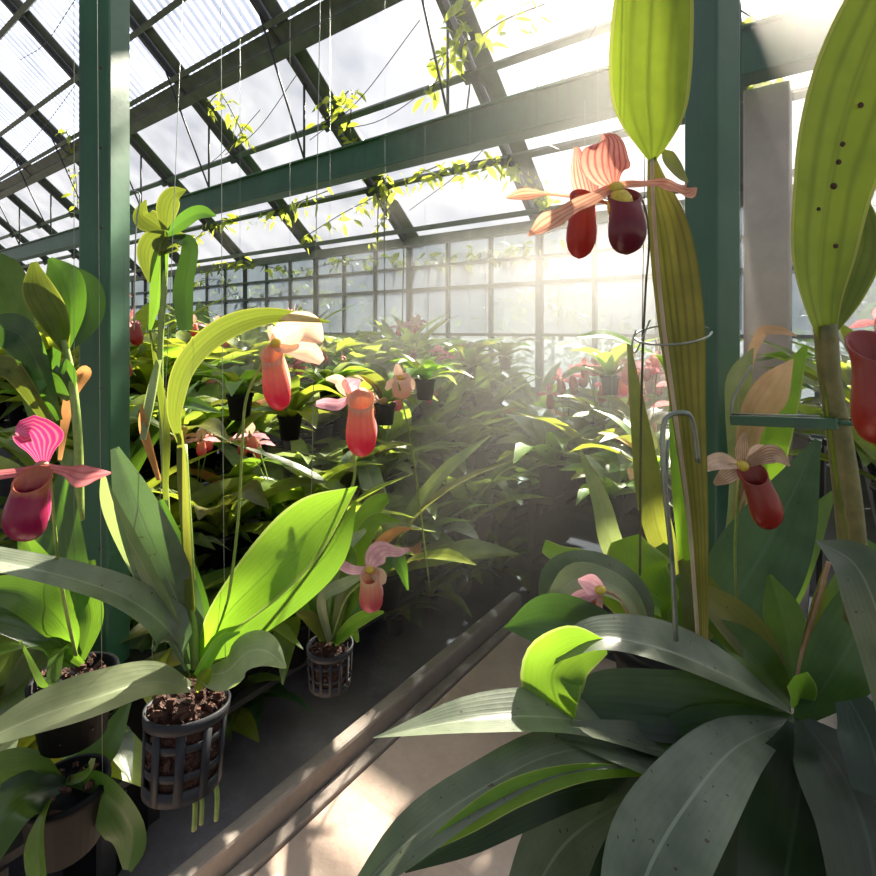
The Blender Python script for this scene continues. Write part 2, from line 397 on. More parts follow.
for t in RT:
    j += 1
    mb = MB(); s0, s1 = -.35, ES + .1
    o1 = rnorm * -.03
    mb.bar(G(s0, t, roofz(s0)) + o1, G(s1, t, roofz(s1)) + o1, .045, .09, rnorm)
    ra = struct('trim_%d' % j, mb, M['framedark'], smooth=False)
    m2 = MB(); o2 = rnorm * -.005
    m2.bar(G(s0, t - .12, roofz(s0)) + o2, G(s1, t - .12, roofz(s1)) + o2, .16, .012, rnorm)
    m2.build('flashing', M['frame'], ra, smooth=False)
    for s in (3.10, 3.67, 4.27):
        m3 = MB(); m3.box(G(s, t, roofz(s)) + rnorm * -.10, (.10, .10, .05), (rdir, a_, rnorm)); m3.build('bracket', M['framedark'], ra, smooth=False)
def sheet(s0, s1, t0, t1, corr):
    mb = MB(); vs = []; fs = []; uv = []
    nt_ = 90 if corr else 6; nr = 2
    for i in range(nr + 1):
        for q in range(nt_ + 1):
            s = s0 + (s1 - s0) * i / nr; t = t0 + (t1 - t0) * q / nt_
            h = .014 * math.sin(2 * PI * (t - t0) / (t1 - t0) * 15) if corr else 0
            vs.append(G(s, t, roofz(s)) + rnorm * (.03 + h)); uv.append((q / nt_, i / nr))
    for i in range(nr):
        for q in range(nt_):
            b = i * (nt_ + 1) + q; fs.append((b, b + 1, b + nt_ + 2, b + nt_ + 1))
    return mb.add(vs, fs, uv)
for i in range(len(RT) - 1):
    mb = MB(); s0, s1 = -.32, -5.0
    vs = [G(s0, RT[i], roofz(-.3)), G(s0, RT[i + 1], roofz(-.3)), G(s1, RT[i + 1], roofz(-.3) - SL * 4.6), G(s1, RT[i], roofz(-.3) - SL * 4.6)]
    mb.add(vs, [(0, 1, 2, 3)]); struct('ceiling', mb, M['glaze_r'])
k = 0
for i in range(len(RT) - 1):
    if RT[i] > 17: continue
    for p in range(len(PS) - 1):
        k += 1
        corr = PS[p] < 3.0
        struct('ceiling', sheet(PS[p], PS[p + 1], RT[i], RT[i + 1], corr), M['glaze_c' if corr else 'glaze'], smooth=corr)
# big green beam, posts
mb = MB(); s = 3.3
mb.bar(G(s, -4.6, EYE + 1.495), G(s, 20.5, EYE + 1.495), .10, .24)
mb.bar(G(s - .0, -4.6, EYE + 1.37), G(s, 20.5, EYE + 1.37), .17, .018)
mb.bar(G(s - .0, -4.6, EYE + 1.622), G(s, 20.5, EYE + 1.622), .17, .018)
tag(struct('beam', mb, M['paint'], smooth=False, bevel=.006), 'long horizontal green painted steel beam under the sloping glass roof')
for t in RT[3:]:
    m5 = MB(); m5.tube([G(s, t, EYE + 1.63), G(s, t, roofz(s) - .1)], .012); m5.tube([G(s - .5, t, roofz(s - .5) - .1), G(s, t, EYE + 1.66)], .01)
    j += 1; struct('trim_%d' % j, m5, M['framedark'])
def post(name, px, d, w, z0, z1, mat, ax=(n_, a_, up_), label=None):
    p = W(px, HZ, d); mb = MB(); mb.box((p.x, p.y, (z0 + z1) / 2), (w, w, z1 - z0), ax)
    return tag(struct(name, mb, mat, smooth=False, bevel=.008), label)
def rot_ax(deg):
    c, s_ = math.cos(math.radians(deg)), math.sin(math.radians(deg))
    return (Vector((c, s_, 0)), Vector((-s_, c, 0)), up_)
lp = post('column', 105, 1.5, .092, .50, 5.4, M['paint'], ax=rot_ax(-5), label='green painted square steel post beside the magenta flower')
p = W(107, HZ, 1.5)
m6 = MB(); m6.box((p.x, p.y, .52), (.18, .16, .05), rot_ax(-5)); m6.box((p.x, p.y, .25), (.15, .15, .49), rot_ax(-5)); m6.build('plinth', M['pot'], lp, smooth=False, bevel=.006)
m6 = MB()
for z in [.9 + .22 * q for q in range(12)]:
    c = Vector((p.x, p.y, z)) + rot_ax(-5)[1] * -.057 + rot_ax(-5)[0] * .025
    m6.tube([c, c + rot_ax(-5)[1] * -.003], .004, 8)
m6.build('bolt', M['wire'], lp)
rp = post('column', 712, 1.7, .118, 0, 5.2, M['paint'], ax=rot_ax(27), label='green painted steel post rising behind the tall tapering stalk')
fp = post('column', 768, 3.0, .22, 0, EYE + 1.36, M['alu'], label='pale wide post under the beam beyond the green post')

# staging: stepped benches for the plants
M['bench'] = solid_mat('bench slats', (.02, .018, .017), (.045, .04, .036), rough=.8, scale=10)
def bench(s0, s1, t0, t1, z, label):
    c = G((s0 + s1) / 2, (t0 + t1) / 2, 0)
    th = thing('plant_bench', c, label, 'bench')
    top = MB(); ns = max(2, int((t1 - t0) / .07))
    for q in range(ns):
        t = t0 + (q + .5) * (t1 - t0) / ns
        top.box(G((s0 + s1) / 2, t, z - .012), (s1 - s0, .05, .022), (n_, a_, up_))
    for s in (s0 + .05, (s0 + s1) / 2, s1 - .05): top.box(G(s, (t0 + t1) / 2, z - .04), (.04, t1 - t0, .034), (n_, a_, up_))
    top.build('slatted_top', M['bench'], th, smooth=False)
    for s in (s0 + .06, s1 - .06):
        for t in (t0 + .05, t1 - .05):
            l = MB(); l.box(G(s, t, (z - .06) / 2), (.035, .035, z - .06), (n_, a_, up_)); l.build('leg', M['bench'], th, smooth=False)
    return th
BEN = [(2.36, 2.58, .30, 1.25, .36, 'low narrow bench closing the end of the path'),
       (.05, .65, 1.5, 3.2, .30, 'low bench in the corner below the hanging pots'),
       (.7, 4.6, 1.62, 1.95, .22, 'lowest step of the plant staging, along the kerb'),
       (.7, 4.6, 1.97, 2.35, .50, 'second step of the plant staging above the kerb row'),
       (.7, 4.6, 2.37, 2.80, .80, 'third step of the plant staging behind the kerb'),
       (.7, 4.6, 2.82, 5.6, 1.0, 'broad flat bench at the top of the stepped staging'),
       (.7, 4.6, 5.62, 11.5, 1.0, 'far flat bench beyond the stepped staging'),
       (2.62, 4.6, .45, 1.40, .60, 'bench of flowering plants across the end of the path'),
       (.25, 3.6, -1.6, .10, .93, 'long bench beneath the broad-leaved plants beside the path')]
for b in BEN: bench(*b)
M['stalklit'] = sheet_mat('stalk edge', (.7, .6, .42), (.85, .75, .58), (.9, .8, .6), tf=.3, midrib=False)  # pale colour paints the sun's rim light on the stalk edge
# ------------------------------------------------------------------ flowers
def pouch(parent, top, bot, wpx, mat, name='pouch', lean=0.0, open_=.75, prof=None):
    """slipper pouch hanging from top to bot (px,py,d), widest wpx; an open urn with a raised back lip, a rolled rim and an inner wall"""
    A = W(*top); B = W(*bot); ax = (B - A); L = ax.length; ax.normalize()
    r = wpx * top[2] / F / 2
    x = Vector((1, 0, 0)); x = (x - ax * x.dot(ax)).normalized(); y = ax.cross(x)   # y: depth axis
    if y.y > 0: y = -y                                                             # towards the viewer
    prof = prof or [(.0, .80), (.03, .84), (.10, .78), (.22, .80), (.38, .90), (.55, 1.0), (.70, .99), (.82, .88), (.91, .68), (.97, .40), (1.0, 0.02)]
    seg = 28; vs = []; uv = []; rows = []
    inner = [(.30, .5), (.12, .66), (.03, .74)]
    full = [(h, q, 1) for h, q in inner] + [(h, q, 0) for h, q in prof]
    for i, (h, q, ins) in enumerate(full):
        for k in range(seg):
            a = 2 * PI * k / seg
            rim = max(0, 1 - h / .25)
            hh = h + rim * open_ * .22 * (math.sin(a))                # front lip lower, back lip higher
            fl = 1 + (.10 * rim * abs(math.cos(a)) if not ins else 0)
            c = A + ax * (hh * L) + y * (r * .25 * math.sin(h * PI) * (1 if lean == 0 else lean))
            vs.append(c + (x * math.cos(a) * fl + y * math.sin(a) * .85) * (r * q)); uv.append((k / seg, max(0.0, h)))
    n = len(full)
    fs = [(i * seg + k, i * seg + (k + 1) % seg, (i + 1) * seg + (k + 1) % seg, (i + 1) * seg + k) for i in range(n - 1) for k in range(seg)]
    fs.append(tuple(range(seg))); fs.append(tuple((n - 1) * seg + k for k in range(seg)))
    return MB().add(vs, fs, uv).build(name, mat, parent, sub=1)
def ball(mb, c, r, sc3=(1, 1, 1), seg=14):
    vs = []; fs = []; c = Vector(c); nr = 8
    for i in range(nr + 1):
        th = PI * i / nr
        for k in range(seg):
            a = 2 * PI * k / seg
            vs.append(c + Vector((math.sin(th) * math.cos(a) * sc3[0], math.sin(th) * math.sin(a) * sc3[1], math.cos(th) * sc3[2])) * r)
    for i in range(nr):
        for k in range(seg): fs.append((i * seg + k, i * seg + (k + 1) % seg, (i + 1) * seg + (k + 1) % seg, (i + 1) * seg + k))
    return mb.add(vs, fs)
def flower(parent, c, ovary, dorsal, petals, pch, mats, col_r=6, colm='yel', label=None, syn=True):
    """c centre; ovary = ctrl of the tube behind; dorsal=(ctrl,widths,kw); petals=[...]; pch=(top,bot,w,kw); mats=(dorsal,petal,pouch)"""
    pts = crom([W(*q) for q in ovary], 10); d = c[2]
    mb = MB().tube(pts, [(.9 + 1.6 * i / 9) * d / F for i in range(10)], 8)
    f = mb.build('flower', M['stemred'], parent)
    if label: f['label'] = label
    o = MB(); ball(o, W(*c), col_r * d / F, (1, .8, .8)); 
    o.build('column', M[colm], f)
    if dorsal:
        ct, ws, kw = dorsal; leaf(f, ct, ws, M[mats[0]], 'dorsal_sepal', **kw)
    for ct, ws, kw in petals: leaf(f, ct, ws, M[kw.pop('mat', mats[1])], 'petal', **kw)
    if pch:
        top, bot, w, kw = pch; pouch(f, top, bot, w, M[mats[2]], **kw)
        if syn:
            leaf(f, [(c[0], c[1], d + .008), ((top[0] + bot[0]) / 2 + 2, (top[1] + bot[1]) / 2, d + .022), (bot[0], bot[1] - 8, d + .024)], [4, w * .75, w * .8, w * .4], M[mats[0]], 'synsepal', nrm=(0, -1, .1), gut=0, curl=.3)
    return f

# ------------------------------------------------------------------ broad-leaved orchid beside the path
base = W(792, 715, .56)
R = thing('slipper_orchid', (base.x, base.y, .93), 'large orchid with many broad arching dark grey-green leaves spilling over the path', 'orchid plant')
def L(ct, ws, mat, **k): return leaf(CUR, ct, ws, M[mat], **k)
CUR = R
U = (0, -.35, 1)
L([(788, 722, .55), (735, 748, .50), (690, 800, .46), (652, 862, .43), (625, 940, .40)], [10, 52, 78, 88, 60], 'grey', nrm=(-.1, -.7, .9), gut=.2, curl=.1)
L([(790, 712, .56), (735, 680, .55), (665, 650, .55), (600, 638, .55), (555, 655, .55)], [10, 56, 64, 44, 22], 'grey', nrm=(0, -.2, 1), gut=.3)
L([(606, 646, .549), (575, 652, .546), (553, 672, .54), (556, 700, .53), (573, 730, .525)], [14, 52, 62, 54, 0], 'lime', nrm=(-.35, -.9, .1), gut=.12, wav=.1)
L([(792, 716, .57), (730, 712, .56), (660, 705, .55), (600, 700, .55), (560, 702, .55)], [14, 58, 60, 48, 4], 'dark', nrm=(0, -.8, .6), gut=.2)
L([(720, 765, .56), (640, 738, .54), (560, 718, .52), (470, 720, .50), (372, 738, .49)], [20, 66, 60, 46, 0], 'grey', nrm=(.02, -.08, 1), gut=.3)
L([(730, 768, .55), (650, 748, .52), (560, 752, .49), (480, 790, .46), (410, 840, .44), (345, 905, .42)], [20, 44, 46, 46, 46, 10], 'grey', nrm=(-.35, -.4, .9), gut=.2)
L([(650, 772, .50), (585, 772, .475), (520, 790, .455), (465, 822, .44), (412, 858, .43)], [6, 16, 24, 20, 2], 'lime', nrm=(-.3, -.9, .3), gut=.1)
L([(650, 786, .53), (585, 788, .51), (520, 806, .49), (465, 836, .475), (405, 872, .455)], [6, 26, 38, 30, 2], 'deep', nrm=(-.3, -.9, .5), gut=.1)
L([(740, 790, .54), (670, 785, .52), (608, 812, .50), (560, 850, .48), (520, 920, .46)], [20, 66, 78, 80, 50], 'grey', nrm=(-.1, -.2, 1), gut=.15, curl=.1)
L([(740, 800, .54), (670, 765, .52), (620, 748, .51), (560, 738, .50)], [20, 66, 64, 6], 'grey', nrm=(0, -.05, 1), gut=.12)
L([(700, 830, .47), (640, 860, .44), (600, 930, .42)], [30, 60, 50], 'deep', nrm=(0, -.6, .8))
L([(640, 642, .60), (590, 628, .60), (545, 622, .60), (503, 628, .60)], [10, 44, 48, 0], 'dark', nrm=(0, -.8, .6), gut=.25)
L([(790, 700, .58), (755, 648, .60), (722, 612, .62), (690, 580, .64)], [16, 46, 40, 4], 'olive', nrm=(.3, -.8, .3), gut=.3)
L([(792, 705, .57), (762, 668, .58), (735, 640, .60), (700, 618, .62)], [12, 40, 32, 2], 'mid', nrm=(.1, -.9, .4), gut=.3)
L([(795, 702, .56), (800, 650, .56), (812, 600, .56), (826, 560, .56)], [16, 34, 30, 2], 'olive', nrm=(.5, -.8, 0), gut=.4)
L([(797, 702, .57), (790, 650, .60), (782, 610, .62), (770, 575, .64)], [14, 30, 34, 4], 'mid', nrm=(-.5, -.8, .1), gut=.3)
L([(800, 720, .54), (835, 670, .53), (862, 620, .53), (885, 560, .53)], [14, 62, 66, 30], 'dark', nrm=(-.2, -.9, .2), gut=.15)
L([(800, 715, .60), (830, 650, .60), (850, 600, .60), (868, 540, .62)], [14, 60, 60, 20], 'mid', nrm=(.1, -.9, .2), gut=.15)
L([(905, 700, .33), (880, 620, .33), (855, 565, .34), (815, 540, .36)], [70, 66, 50, 0], 'grey', nrm=(-.2, -.8, .6), gut=.2)
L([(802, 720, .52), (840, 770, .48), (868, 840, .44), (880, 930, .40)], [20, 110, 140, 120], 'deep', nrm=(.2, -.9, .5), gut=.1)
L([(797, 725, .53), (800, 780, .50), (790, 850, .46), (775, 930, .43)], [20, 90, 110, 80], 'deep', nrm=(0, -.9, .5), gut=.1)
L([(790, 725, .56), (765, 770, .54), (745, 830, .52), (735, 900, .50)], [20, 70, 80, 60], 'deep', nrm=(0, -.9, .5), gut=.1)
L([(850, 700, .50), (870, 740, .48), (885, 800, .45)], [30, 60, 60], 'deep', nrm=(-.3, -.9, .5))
L([(795, 720, .555), (745, 728, .54), (690, 742, .53), (640, 760, .52)], [10, 40, 50, 10], 'mid', nrm=(0, -.6, .8), gut=.2)
L([(800, 703, .54), (800, 690, .535), (794, 676, .53)], [22, 30, 26], 'lime', name='bract', nrm=(0, -1, .2), gut=.3)
stalk(R, [(796, 692, .54), (806, 640, .545), (818, 598, .55), (829, 562, .55)], [3, 2], M['stemred'])
pt = MB(); c = Vector((base.x, base.y, 0)); pt.lathe(c, [(.0, .935), (.06, .935), (.07, 1.03), (.075, 1.03), (.075, 1.045), (.066, 1.045), (.066, 1.0), (0, 1.0)]); pt.build('pot', M['pot'], R)
# pink buds between its leaves
fl = MB(); o = flower(R, (600, 590, .62), [(640, 640, .63), (620, 600, .63), (600, 590, .63)], ([(604, 592, .62), (590, 584, .62), (578, 580, .62)], [8, 20, 3], dict(nrm=(0, -1, .3))), [([(600, 592, .62), (580, 598, .62), (562, 606, .62)], [5, 14, 2], dict(nrm=(0, -1, .5)))], ((588, 600, .62), (596, 622, .62), 22, {}), ('pinkpale', 'pinkpale', 'p_pink'), label='pale pink flower half hidden among the leaves')

# neighbour with upright wavy bright leaves
CUR = S2 = thing('slipper_orchid', G(1.05, -.02, .93), 'orchid with upright bright green wavy leaves behind the broad grey leaves', 'orchid plant')
L([(650, 640, .72), (648, 600, .72), (636, 570, .72), (624, 538, .73)], [26, 56, 66, 30], 'lime', nrm=(.1, -1, 0), wav=.25, gut=.1)
L([(690, 640, .74), (668, 600, .75), (655, 575, .75), (668, 545, .76)], [20, 40, 44, 10], 'mid', nrm=(0, -1, .2), wav=.1)
L([(660, 610, .70), (620, 588, .70), (580, 566, .70), (543, 547, .71)], [16, 36, 30, 14], 'lime', nrm=(0, -.6, .8), wav=.2)
L([(640, 640, .66), (636, 600, .66), (600, 572, .66), (560, 576, .66), (541, 605, .66)], [10, 34, 36, 34, 6], 'grey', nrm=(0, -.6, .8), gut=.3)
L([(650, 640, .64), (630, 600, .64), (605, 583, .64), (575, 580, .64), (548, 606, .63)], [10, 24, 30, 30, 10], 'pale', nrm=(0, -.6, .8), gut=.2)
L([(690, 650, .70), (700, 600, .72), (680, 560, .74)], [18, 44, 6], 'olive', nrm=(0, -1, .2))
L([(655, 640, .68), (642, 620, .68), (612, 598, .68), (590, 590, .68)], [12, 24, 22, 2], 'lime', nrm=(0, -.8, .4))
L([(700, 650, .80), (740, 590, .82), (775, 530, .84), (818, 440, .86)], [26, 80, 70, 6], 'dark', nrm=(-.3, -1, .1), gut=.12)
L([(760, 640, .84), (775, 590, .86), (800, 540, .88), (835, 490, .9)], [20, 60, 50, 4], 'mid', nrm=(.3, -1, .1), gut=.12)
L([(720, 640, .9), (700, 600, .9), (690, 560, .92)], [20, 40, 10], 'mid', nrm=(0, -1, .1))
q = W(665, 650, .72)
S2.location = (q.x, q.y, .93)
for ch in S2.children:
    for v in ch.data.vertices: v.co += G(1.05, -.02, .93) - S2.location
pt = MB(); pt.lathe((q.x, q.y, 0), [(.0, .935), (.055, .935), (.065, 1.05), (.07, 1.05), (.07, 1.07), (.06, 1.07), (.06, 1.03), (0, 1.03)]); pt.build('pot', M['pot'], S2)

# ------------------------------------------------------------------ twin flowers on a thin stalk
CUR = TW = thing('slipper_orchid', W(640, 560, .50), 'slipper orchid spray of two red striped blooms high beside the tall leaf', 'orchid flower')
stalk(TW, [(640, 575, .56), (641, 420, .55), (645, 300, .51), (649, 240, .475), (642, 200, .462), (622, 187, .448)], [1.3, 1.0], M['stemdark'], n=40)
flower(TW, (616, 189, .43), [(642, 200, .462), (628, 190, .445), (617, 186, .433)],
       ([(614, 187, .432), (610, 172, .428), (608, 155, .430), (609, 140, .436), (603, 134, .44)], [13, 38, 50, 47, 28, 2], dict(nrm=(0, -1, .1), gut=-.05, curl=.35, twist=.1)),
       [([(612, 189, .428), (590, 200, .42), (565, 213, .412), (545, 226, .408), (528, 236, .405)], [10, 15, 18, 24, 2], dict(nrm=(.3, -1, .6), wav=.15, twist=-.4, mat='petal')),
        ([(618, 186, .428), (645, 184, .424), (668, 186, .42), (685, 194, .416), (697, 188, .414)], [9, 9, 17, 24, 3], dict(nrm=(0, -1, .4), wav=.2, twist=.5, mat='petal'))],
       ((624, 194, .422), (627, 255, .424), 38, {}), ('stripe', 'petal', 'p_maroon'), col_r=9, label='maroon bloom with a striped hood')
o = MB(); mb = MB().lathe(W(619, 192, .424), [(.0062, 0), (.0095, .005), (.0105, .012), (.0098, .016)], 18, Vector((0.1, 0, -1))); mb.build('throat', M['yel'], TW)
flower(TW, (592, 198, .475), [(642, 200, .462), (620, 205, .47), (596, 200, .476)],
       ([(592, 203, .474), (588, 185, .474), (582, 165, .476), (577, 147, .48)], [14, 28, 28, 18, 6], dict(nrm=(.2, -1, .1), gut=0, curl=.3)),
       [([(590, 198, .47), (565, 196, .465), (545, 194, .46), (525, 195, .455), (506, 198, .45)], [6, 4, 5, 15, 3], dict(nrm=(.1, -1, .4))),
        ([(592, 204, .472), (580, 206, .47), (566, 208, .465)], [8, 10, 6], dict(nrm=(.1, -1, .5)))],
       ((583, 196, .462), (579, 259, .464), 30, {}), ('stripe', 'petal', 'p_red'), col_r=5, label='paler red bloom behind the first')

# ------------------------------------------------------------------ tall yellow-green leaf on a tapering stalk
CUR = TS = thing('tall_leaf_orchid', W(698, 610, .62), 'tall upright yellow-green leaf on a broad tapering folded stalk before the green post', 'orchid plant')
L([(652, 162, .50), (651, 140, .50), (648, 95, .50), (649, 50, .50), (652, 0, .50), (652, -50, .50)], [6, 34, 74, 84, 84, 78, 60], 'ribbed', nrm=(.05, -1, .05), gut=.12, n=30)
L([(651, 158, .502), (657, 190, .51), (668, 240, .52), (679, 330, .535), (688, 430, .55), (697, 530, .57), (702, 640, .60)], [8, 18, 32, 42, 42, 32, 24, 16, 10], 'stalk', name='stalk_blade', nrm=(-.25, -1, .05), gut=.6, n=36)
L([(662, 150, .505), (668, 160, .51), (678, 172, .52), (688, 182, .53)], [4, 20, 18, 3], 'olive', nrm=(0, -1, .3))
stalk(TS, [(652, 160, .498), (653, 200, .50), (657, 260, .51), (664, 330, .52), (676, 420, .535), (689, 520, .56), (698, 640, .59)], [2.0, 2.2, 2.0], M['stalklit'], name='stem', n=36)  # thin tube along the stalk's edge, carrying its painted rim light
# ------------------------------------------------------------------ large leaf by the frame's side
CUR = TR_ = thing('tall_leaf_orchid', W(845, 600, .50), 'broad backlit yellow-green leaf with brown specks on a ribbed stem in a bracket', 'orchid plant')
L([(826, 338, .44), (820, 295, .435), (822, 240, .43), (832, 170, .425), (850, 100, .42), (880, 20, .41), (915, -60, .40)], [20, 44, 70, 82, 100, 105, 90, 60], 'ribbed', nrm=(.1, -1, .05), gut=.15, n=34, wav=.03, wf=2)
L([(830, 335, .45), (842, 290, .452), (856, 240, .455), (858, 190, .46)], [8, 40, 46, 10], 'arch', nrm=(-.2, -1, .05), gut=.15)
sp = MB()
for (x, y, r) in ((861, 105, 3), (843, 144, 2.6), (839, 162, 2.8), (834, 186, 3.5), (819, 209, 2), (836, 246, 2.6)):
    c = W(x, y, .418 if y < 200 else .424); rr = r * .42 / F
    sp.tube([c, c + Vector((0, .0006, 0))], rr, 10)
sp.build('speck', M['bark'], TR_)
stalk(TR_, [(825, 325, .44), (830, 380, .445), (840, 440, .45), (850, 520, .46), (858, 620, .48)], [10.5, 10, 12, 12], M['ribstem'], name='stem', seg=12)
L([(828, 350, .438), (832, 400, .442), (842, 470, .448), (852, 540, .455)], [10, 12, 14, 8], 'yellow', name='sheath', nrm=(-.6, -1, 0), gut=.3)
# bracket
BR = thing('plant_clamp', W(790, 420, .46), 'flat dark green metal bar holding the ribbed stem, from the green post', 'bracket')
b1 = MB(); b1.bar(W(731, 420, .50), W(838, 424, .435), .007, .009, Vector((0, 0, 1))); b1.build('bar', M['paint'], BR, smooth=False, bevel=.001)
b2 = MB(); cc = W(844, 421, .445)
b2.tube([cc + Vector((math.cos(a) * .0125, math.sin(a) * .0125, 0)) for a in [PI * 2 * q / 20 for q in range(21)]], .002, 8); b2.build('collar', M['paint'], BR)
b3 = MB(); b3.tube(crom([W(731, 418, .50), W(735, 395, .50), W(748, 372, .50), W(752, 366, .50)], 12), .0012, 6); b3.build('hook_wire', M['wirel'], BR)
b3 = MB(); b3.tube([W(733, 414, .50), W(820, 416, .44)], .0009, 6); b3.build('upper_wire', M['wirel'], BR)

# dark flower cut by the frame's side
CUR = DR = thing('slipper_orchid', W(870, 440, .30), 'dark red pouch hanging beside the ribbed stem above the pale grey leaf', 'orchid flower')
f = flower(DR, (884, 342, .30), [(900, 420, .33), (896, 370, .32), (886, 345, .31)], ([(884, 340, .302), (886, 325, .302), (890, 300, .305)], [12, 30, 10], dict(nrm=(0, -1, 0))), [([(888, 340, .30), (930, 345, .29)], [8, 16, 6], dict(nrm=(0, -1, .3)))], ((876, 345, .29), (884, 446, .29), 62, {}), ('stripe', 'petal', 'p_brick'))
stalk(DR, [(896, 380, .32), (900, 480, .34), (895, 620, .40), (885, 700, .45)], 1.5, M['stemdark'])

# flower below the bracket
CUR = FB = thing('slipper_orchid', W(748, 560, .62), 'slipper orchid with brown striped petals and brick red pouch under the bracket', 'orchid flower')
stalk(FB, [(740, 640, .68), (735, 560, .66), (738, 500, .64), (742, 470, .62)], 1.4, M['stem'])
flower(FB, (742, 466, .60), [(740, 500, .64), (744, 480, .62), (743, 468, .605)],
       ([(742, 464, .602), (741, 450, .602), (744, 432, .604)], [8, 14, 12, 2], dict(nrm=(0, -1, .2), gut=.2)),
       [([(740, 466, .60), (726, 462, .595), (712, 464, .59), (702, 472, .585)], [5, 18, 16, 3], dict(nrm=(0, -.8, .7), mat='cream')),
        ([(740, 468, .60), (728, 474, .59), (714, 484, .585)], [8, 16, 15, 4], dict(nrm=(0, -1, .3))),
        ([(744, 465, .60), (760, 458, .595), (775, 455, .59), (790, 466, .585)], [7, 14, 20, 2], dict(nrm=(0, -.8, .6))),
        ([(746, 464, .60), (757, 452, .60), (771, 448, .60)], [5, 14, 3], dict(nrm=(0, -1, .3), mat='cream'))],
       ((752, 472, .59), (771, 529, .59), 31, {}), ('brownpetal', 'brownpetal', 'p_brick'), col_r=7)

# ------------------------------------------------------------------ hanging basket orchid
def net_pot(parent, c, r, h, mat, rows=4, cols=16, rimh=.012, bw=.0065):
    """tapered slotted basket, thick rim, floor ring"""
    mb = MB(); c = Vector(c); rb = r * .93
    mb.lathe(c, [(r * .96, -rimh), (r * 1.03, -rimh), (r * 1.05, 0), (r * .98, 0), (r * .96, -rimh)], 36)
    mb.lathe(c, [(rb * .9, -h), (rb, -h), (rb * 1.01, -h + .015), (rb * .95, -h + .015), (rb * .9, -h)], 36)
    mb.lathe(c, [(0, -h), (rb * .93, -h)], 36)
    for i in range(cols):
        a = 2 * PI * i / cols; u = Vector((math.cos(a), math.sin(a), 0)); v = Vector((-u.y, u.x, 0))
        A = c + u * r * .98 + Vector((0, 0, -rimh)); B = c + u * rb * .97 + Vector((0, 0, -h))
        mb.bar(A, B, bw, .0025, u)
    for k in range(1, rows):
        z = -h * k / rows; rr = r * .98 + (rb - r) * k / rows
        mb.lathe(c, [(rr * .97, z - bw * .4), (rr * 1.0, z - bw * .4), (rr * 1.0, z + bw * .4), (rr * .97, z + bw * .4), (rr * .97, z - bw * .4)], 36)
    return mb.build('net_pot', mat, parent)
def bark(parent, c, r, h, n=60, seed=1, full=True):
    rnd = random.Random(seed); mb = MB(); c = Vector(c)
    if full: mb.lathe(c, [(0, -h * .96), (r * .86, -h * .96), (r * .9, -.02), (r * .5, -.002), (0, .002)], 20)
    for i in range(n):
        a = rnd.random() * 2 * PI; q = r * .92 * math.sqrt(rnd.random()); side = rnd.random() < .5
        p = c + Vector((math.cos(a) * q, math.sin(a) * q, rnd.uniform(-.008, .008))) if side else c + Vector((math.cos(a) * r * .86, math.sin(a) * r * .86, -rnd.random() * h * .9))
        ax = Matrix.Rotation(rnd.random() * 6, 3, Vector((rnd.random() - .5, rnd.random() - .5, rnd.random() - .5)).normalized())
        mb.box(p, (rnd.uniform(.006, .016), rnd.uniform(.004, .009), rnd.uniform(.003, .007)), (ax @ Vector((1, 0, 0)), ax @ Vector((0, 1, 0)), ax @ Vector((0, 0, 1))))
    return mb.build('bark', M['bark'], parent, smooth=False)
bc = W(188, 703, .65)
CUR = BK = thing('basket_orchid', (bc.x, bc.y, bc.z - .13), 'orchid hanging in a black slotted basket with long leaves on every side', 'orchid plant')
np_ = net_pot(BK, bc, .0475, .088, M['basket'], rows=3, cols=10, bw=.010)
bk_ = bark(BK, (bc.x, bc.y, bc.z + .004), .044, .088, 190)
for o_ in (np_, bk_):
    R3 = Matrix.Rotation(-math.radians(9), 3, 'X'); cc_ = bc - wloc(BK)
    for v in o_.data.vertices: v.co = cc_ + R3 @ (v.co - cc_)
for k, (x0, y0) in enumerate(((192, 668), (186, 672))): pass
L([(190, 688, .645), (150, 682, .62), (95, 698, .58), (40, 716, .55), (-20, 742, .52)], [10, 36, 48, 44, 20], 'pale', nrm=(.1, -.55, 1), gut=.35, label='long pale leaf with a lit lower edge')
L([(190, 672, .65), (172, 634, .63), (130, 600, .60), (70, 578, .57), (-10, 560, .54)], [16, 44, 42, 36, 30], 'grey', nrm=(-.35, -.5, 1), gut=.25)
L([(193, 668, .655), (184, 620, .65), (160, 560, .64), (135, 500, .63), (115, 448, .63)], [14, 40, 48, 36, 8], 'grey', nrm=(.3, -1, .15), gut=.25)
L([(188, 664, .645), (168, 612, .635), (140, 560, .625), (112, 505, .62), (102, 470, .62)], [8, 22, 28, 22, 2], 'pale', nrm=(-.3, -1, .2), gut=.2)
L([(197, 668, .655), (200, 625, .66), (185, 570, .67), (160, 500, .68)], [10, 24, 24, 8], 'dark', nrm=(.2, -1, .1), gut=.3)
L([(200, 662, .65), (222, 620, .64), (270, 570, .62), (315, 525, .61), (358, 486, .60)], [14, 38, 64, 60, 0], 'lime', nrm=(-.3, -.9, .55), gut=.22, n=26)
L([(200, 668, .66), (240, 628, .655), (290, 590, .65), (330, 550, .645), (357, 500, .64)], [14, 34, 40, 36, 0], 'mid', nrm=(.35, -.9, .5), gut=.2)
L([(200, 674, .64), (225, 672, .62), (248, 652, .61), (268, 652, .60), (286, 668, .60)], [10, 34, 40, 28, 2], 'pale', nrm=(.1, -.6, .8), gut=.2, curl=.2)
L([(196, 676, .63), (208, 660, .62), (222, 640, .61), (240, 632, .60)], [6, 12, 10, 2], 'lime', nrm=(0, -1, .4))
L([(196, 690, .64), (206, 676, .62), (212, 668, .61)], [6, 14, 2], 'yellow', nrm=(0, -1, .4))
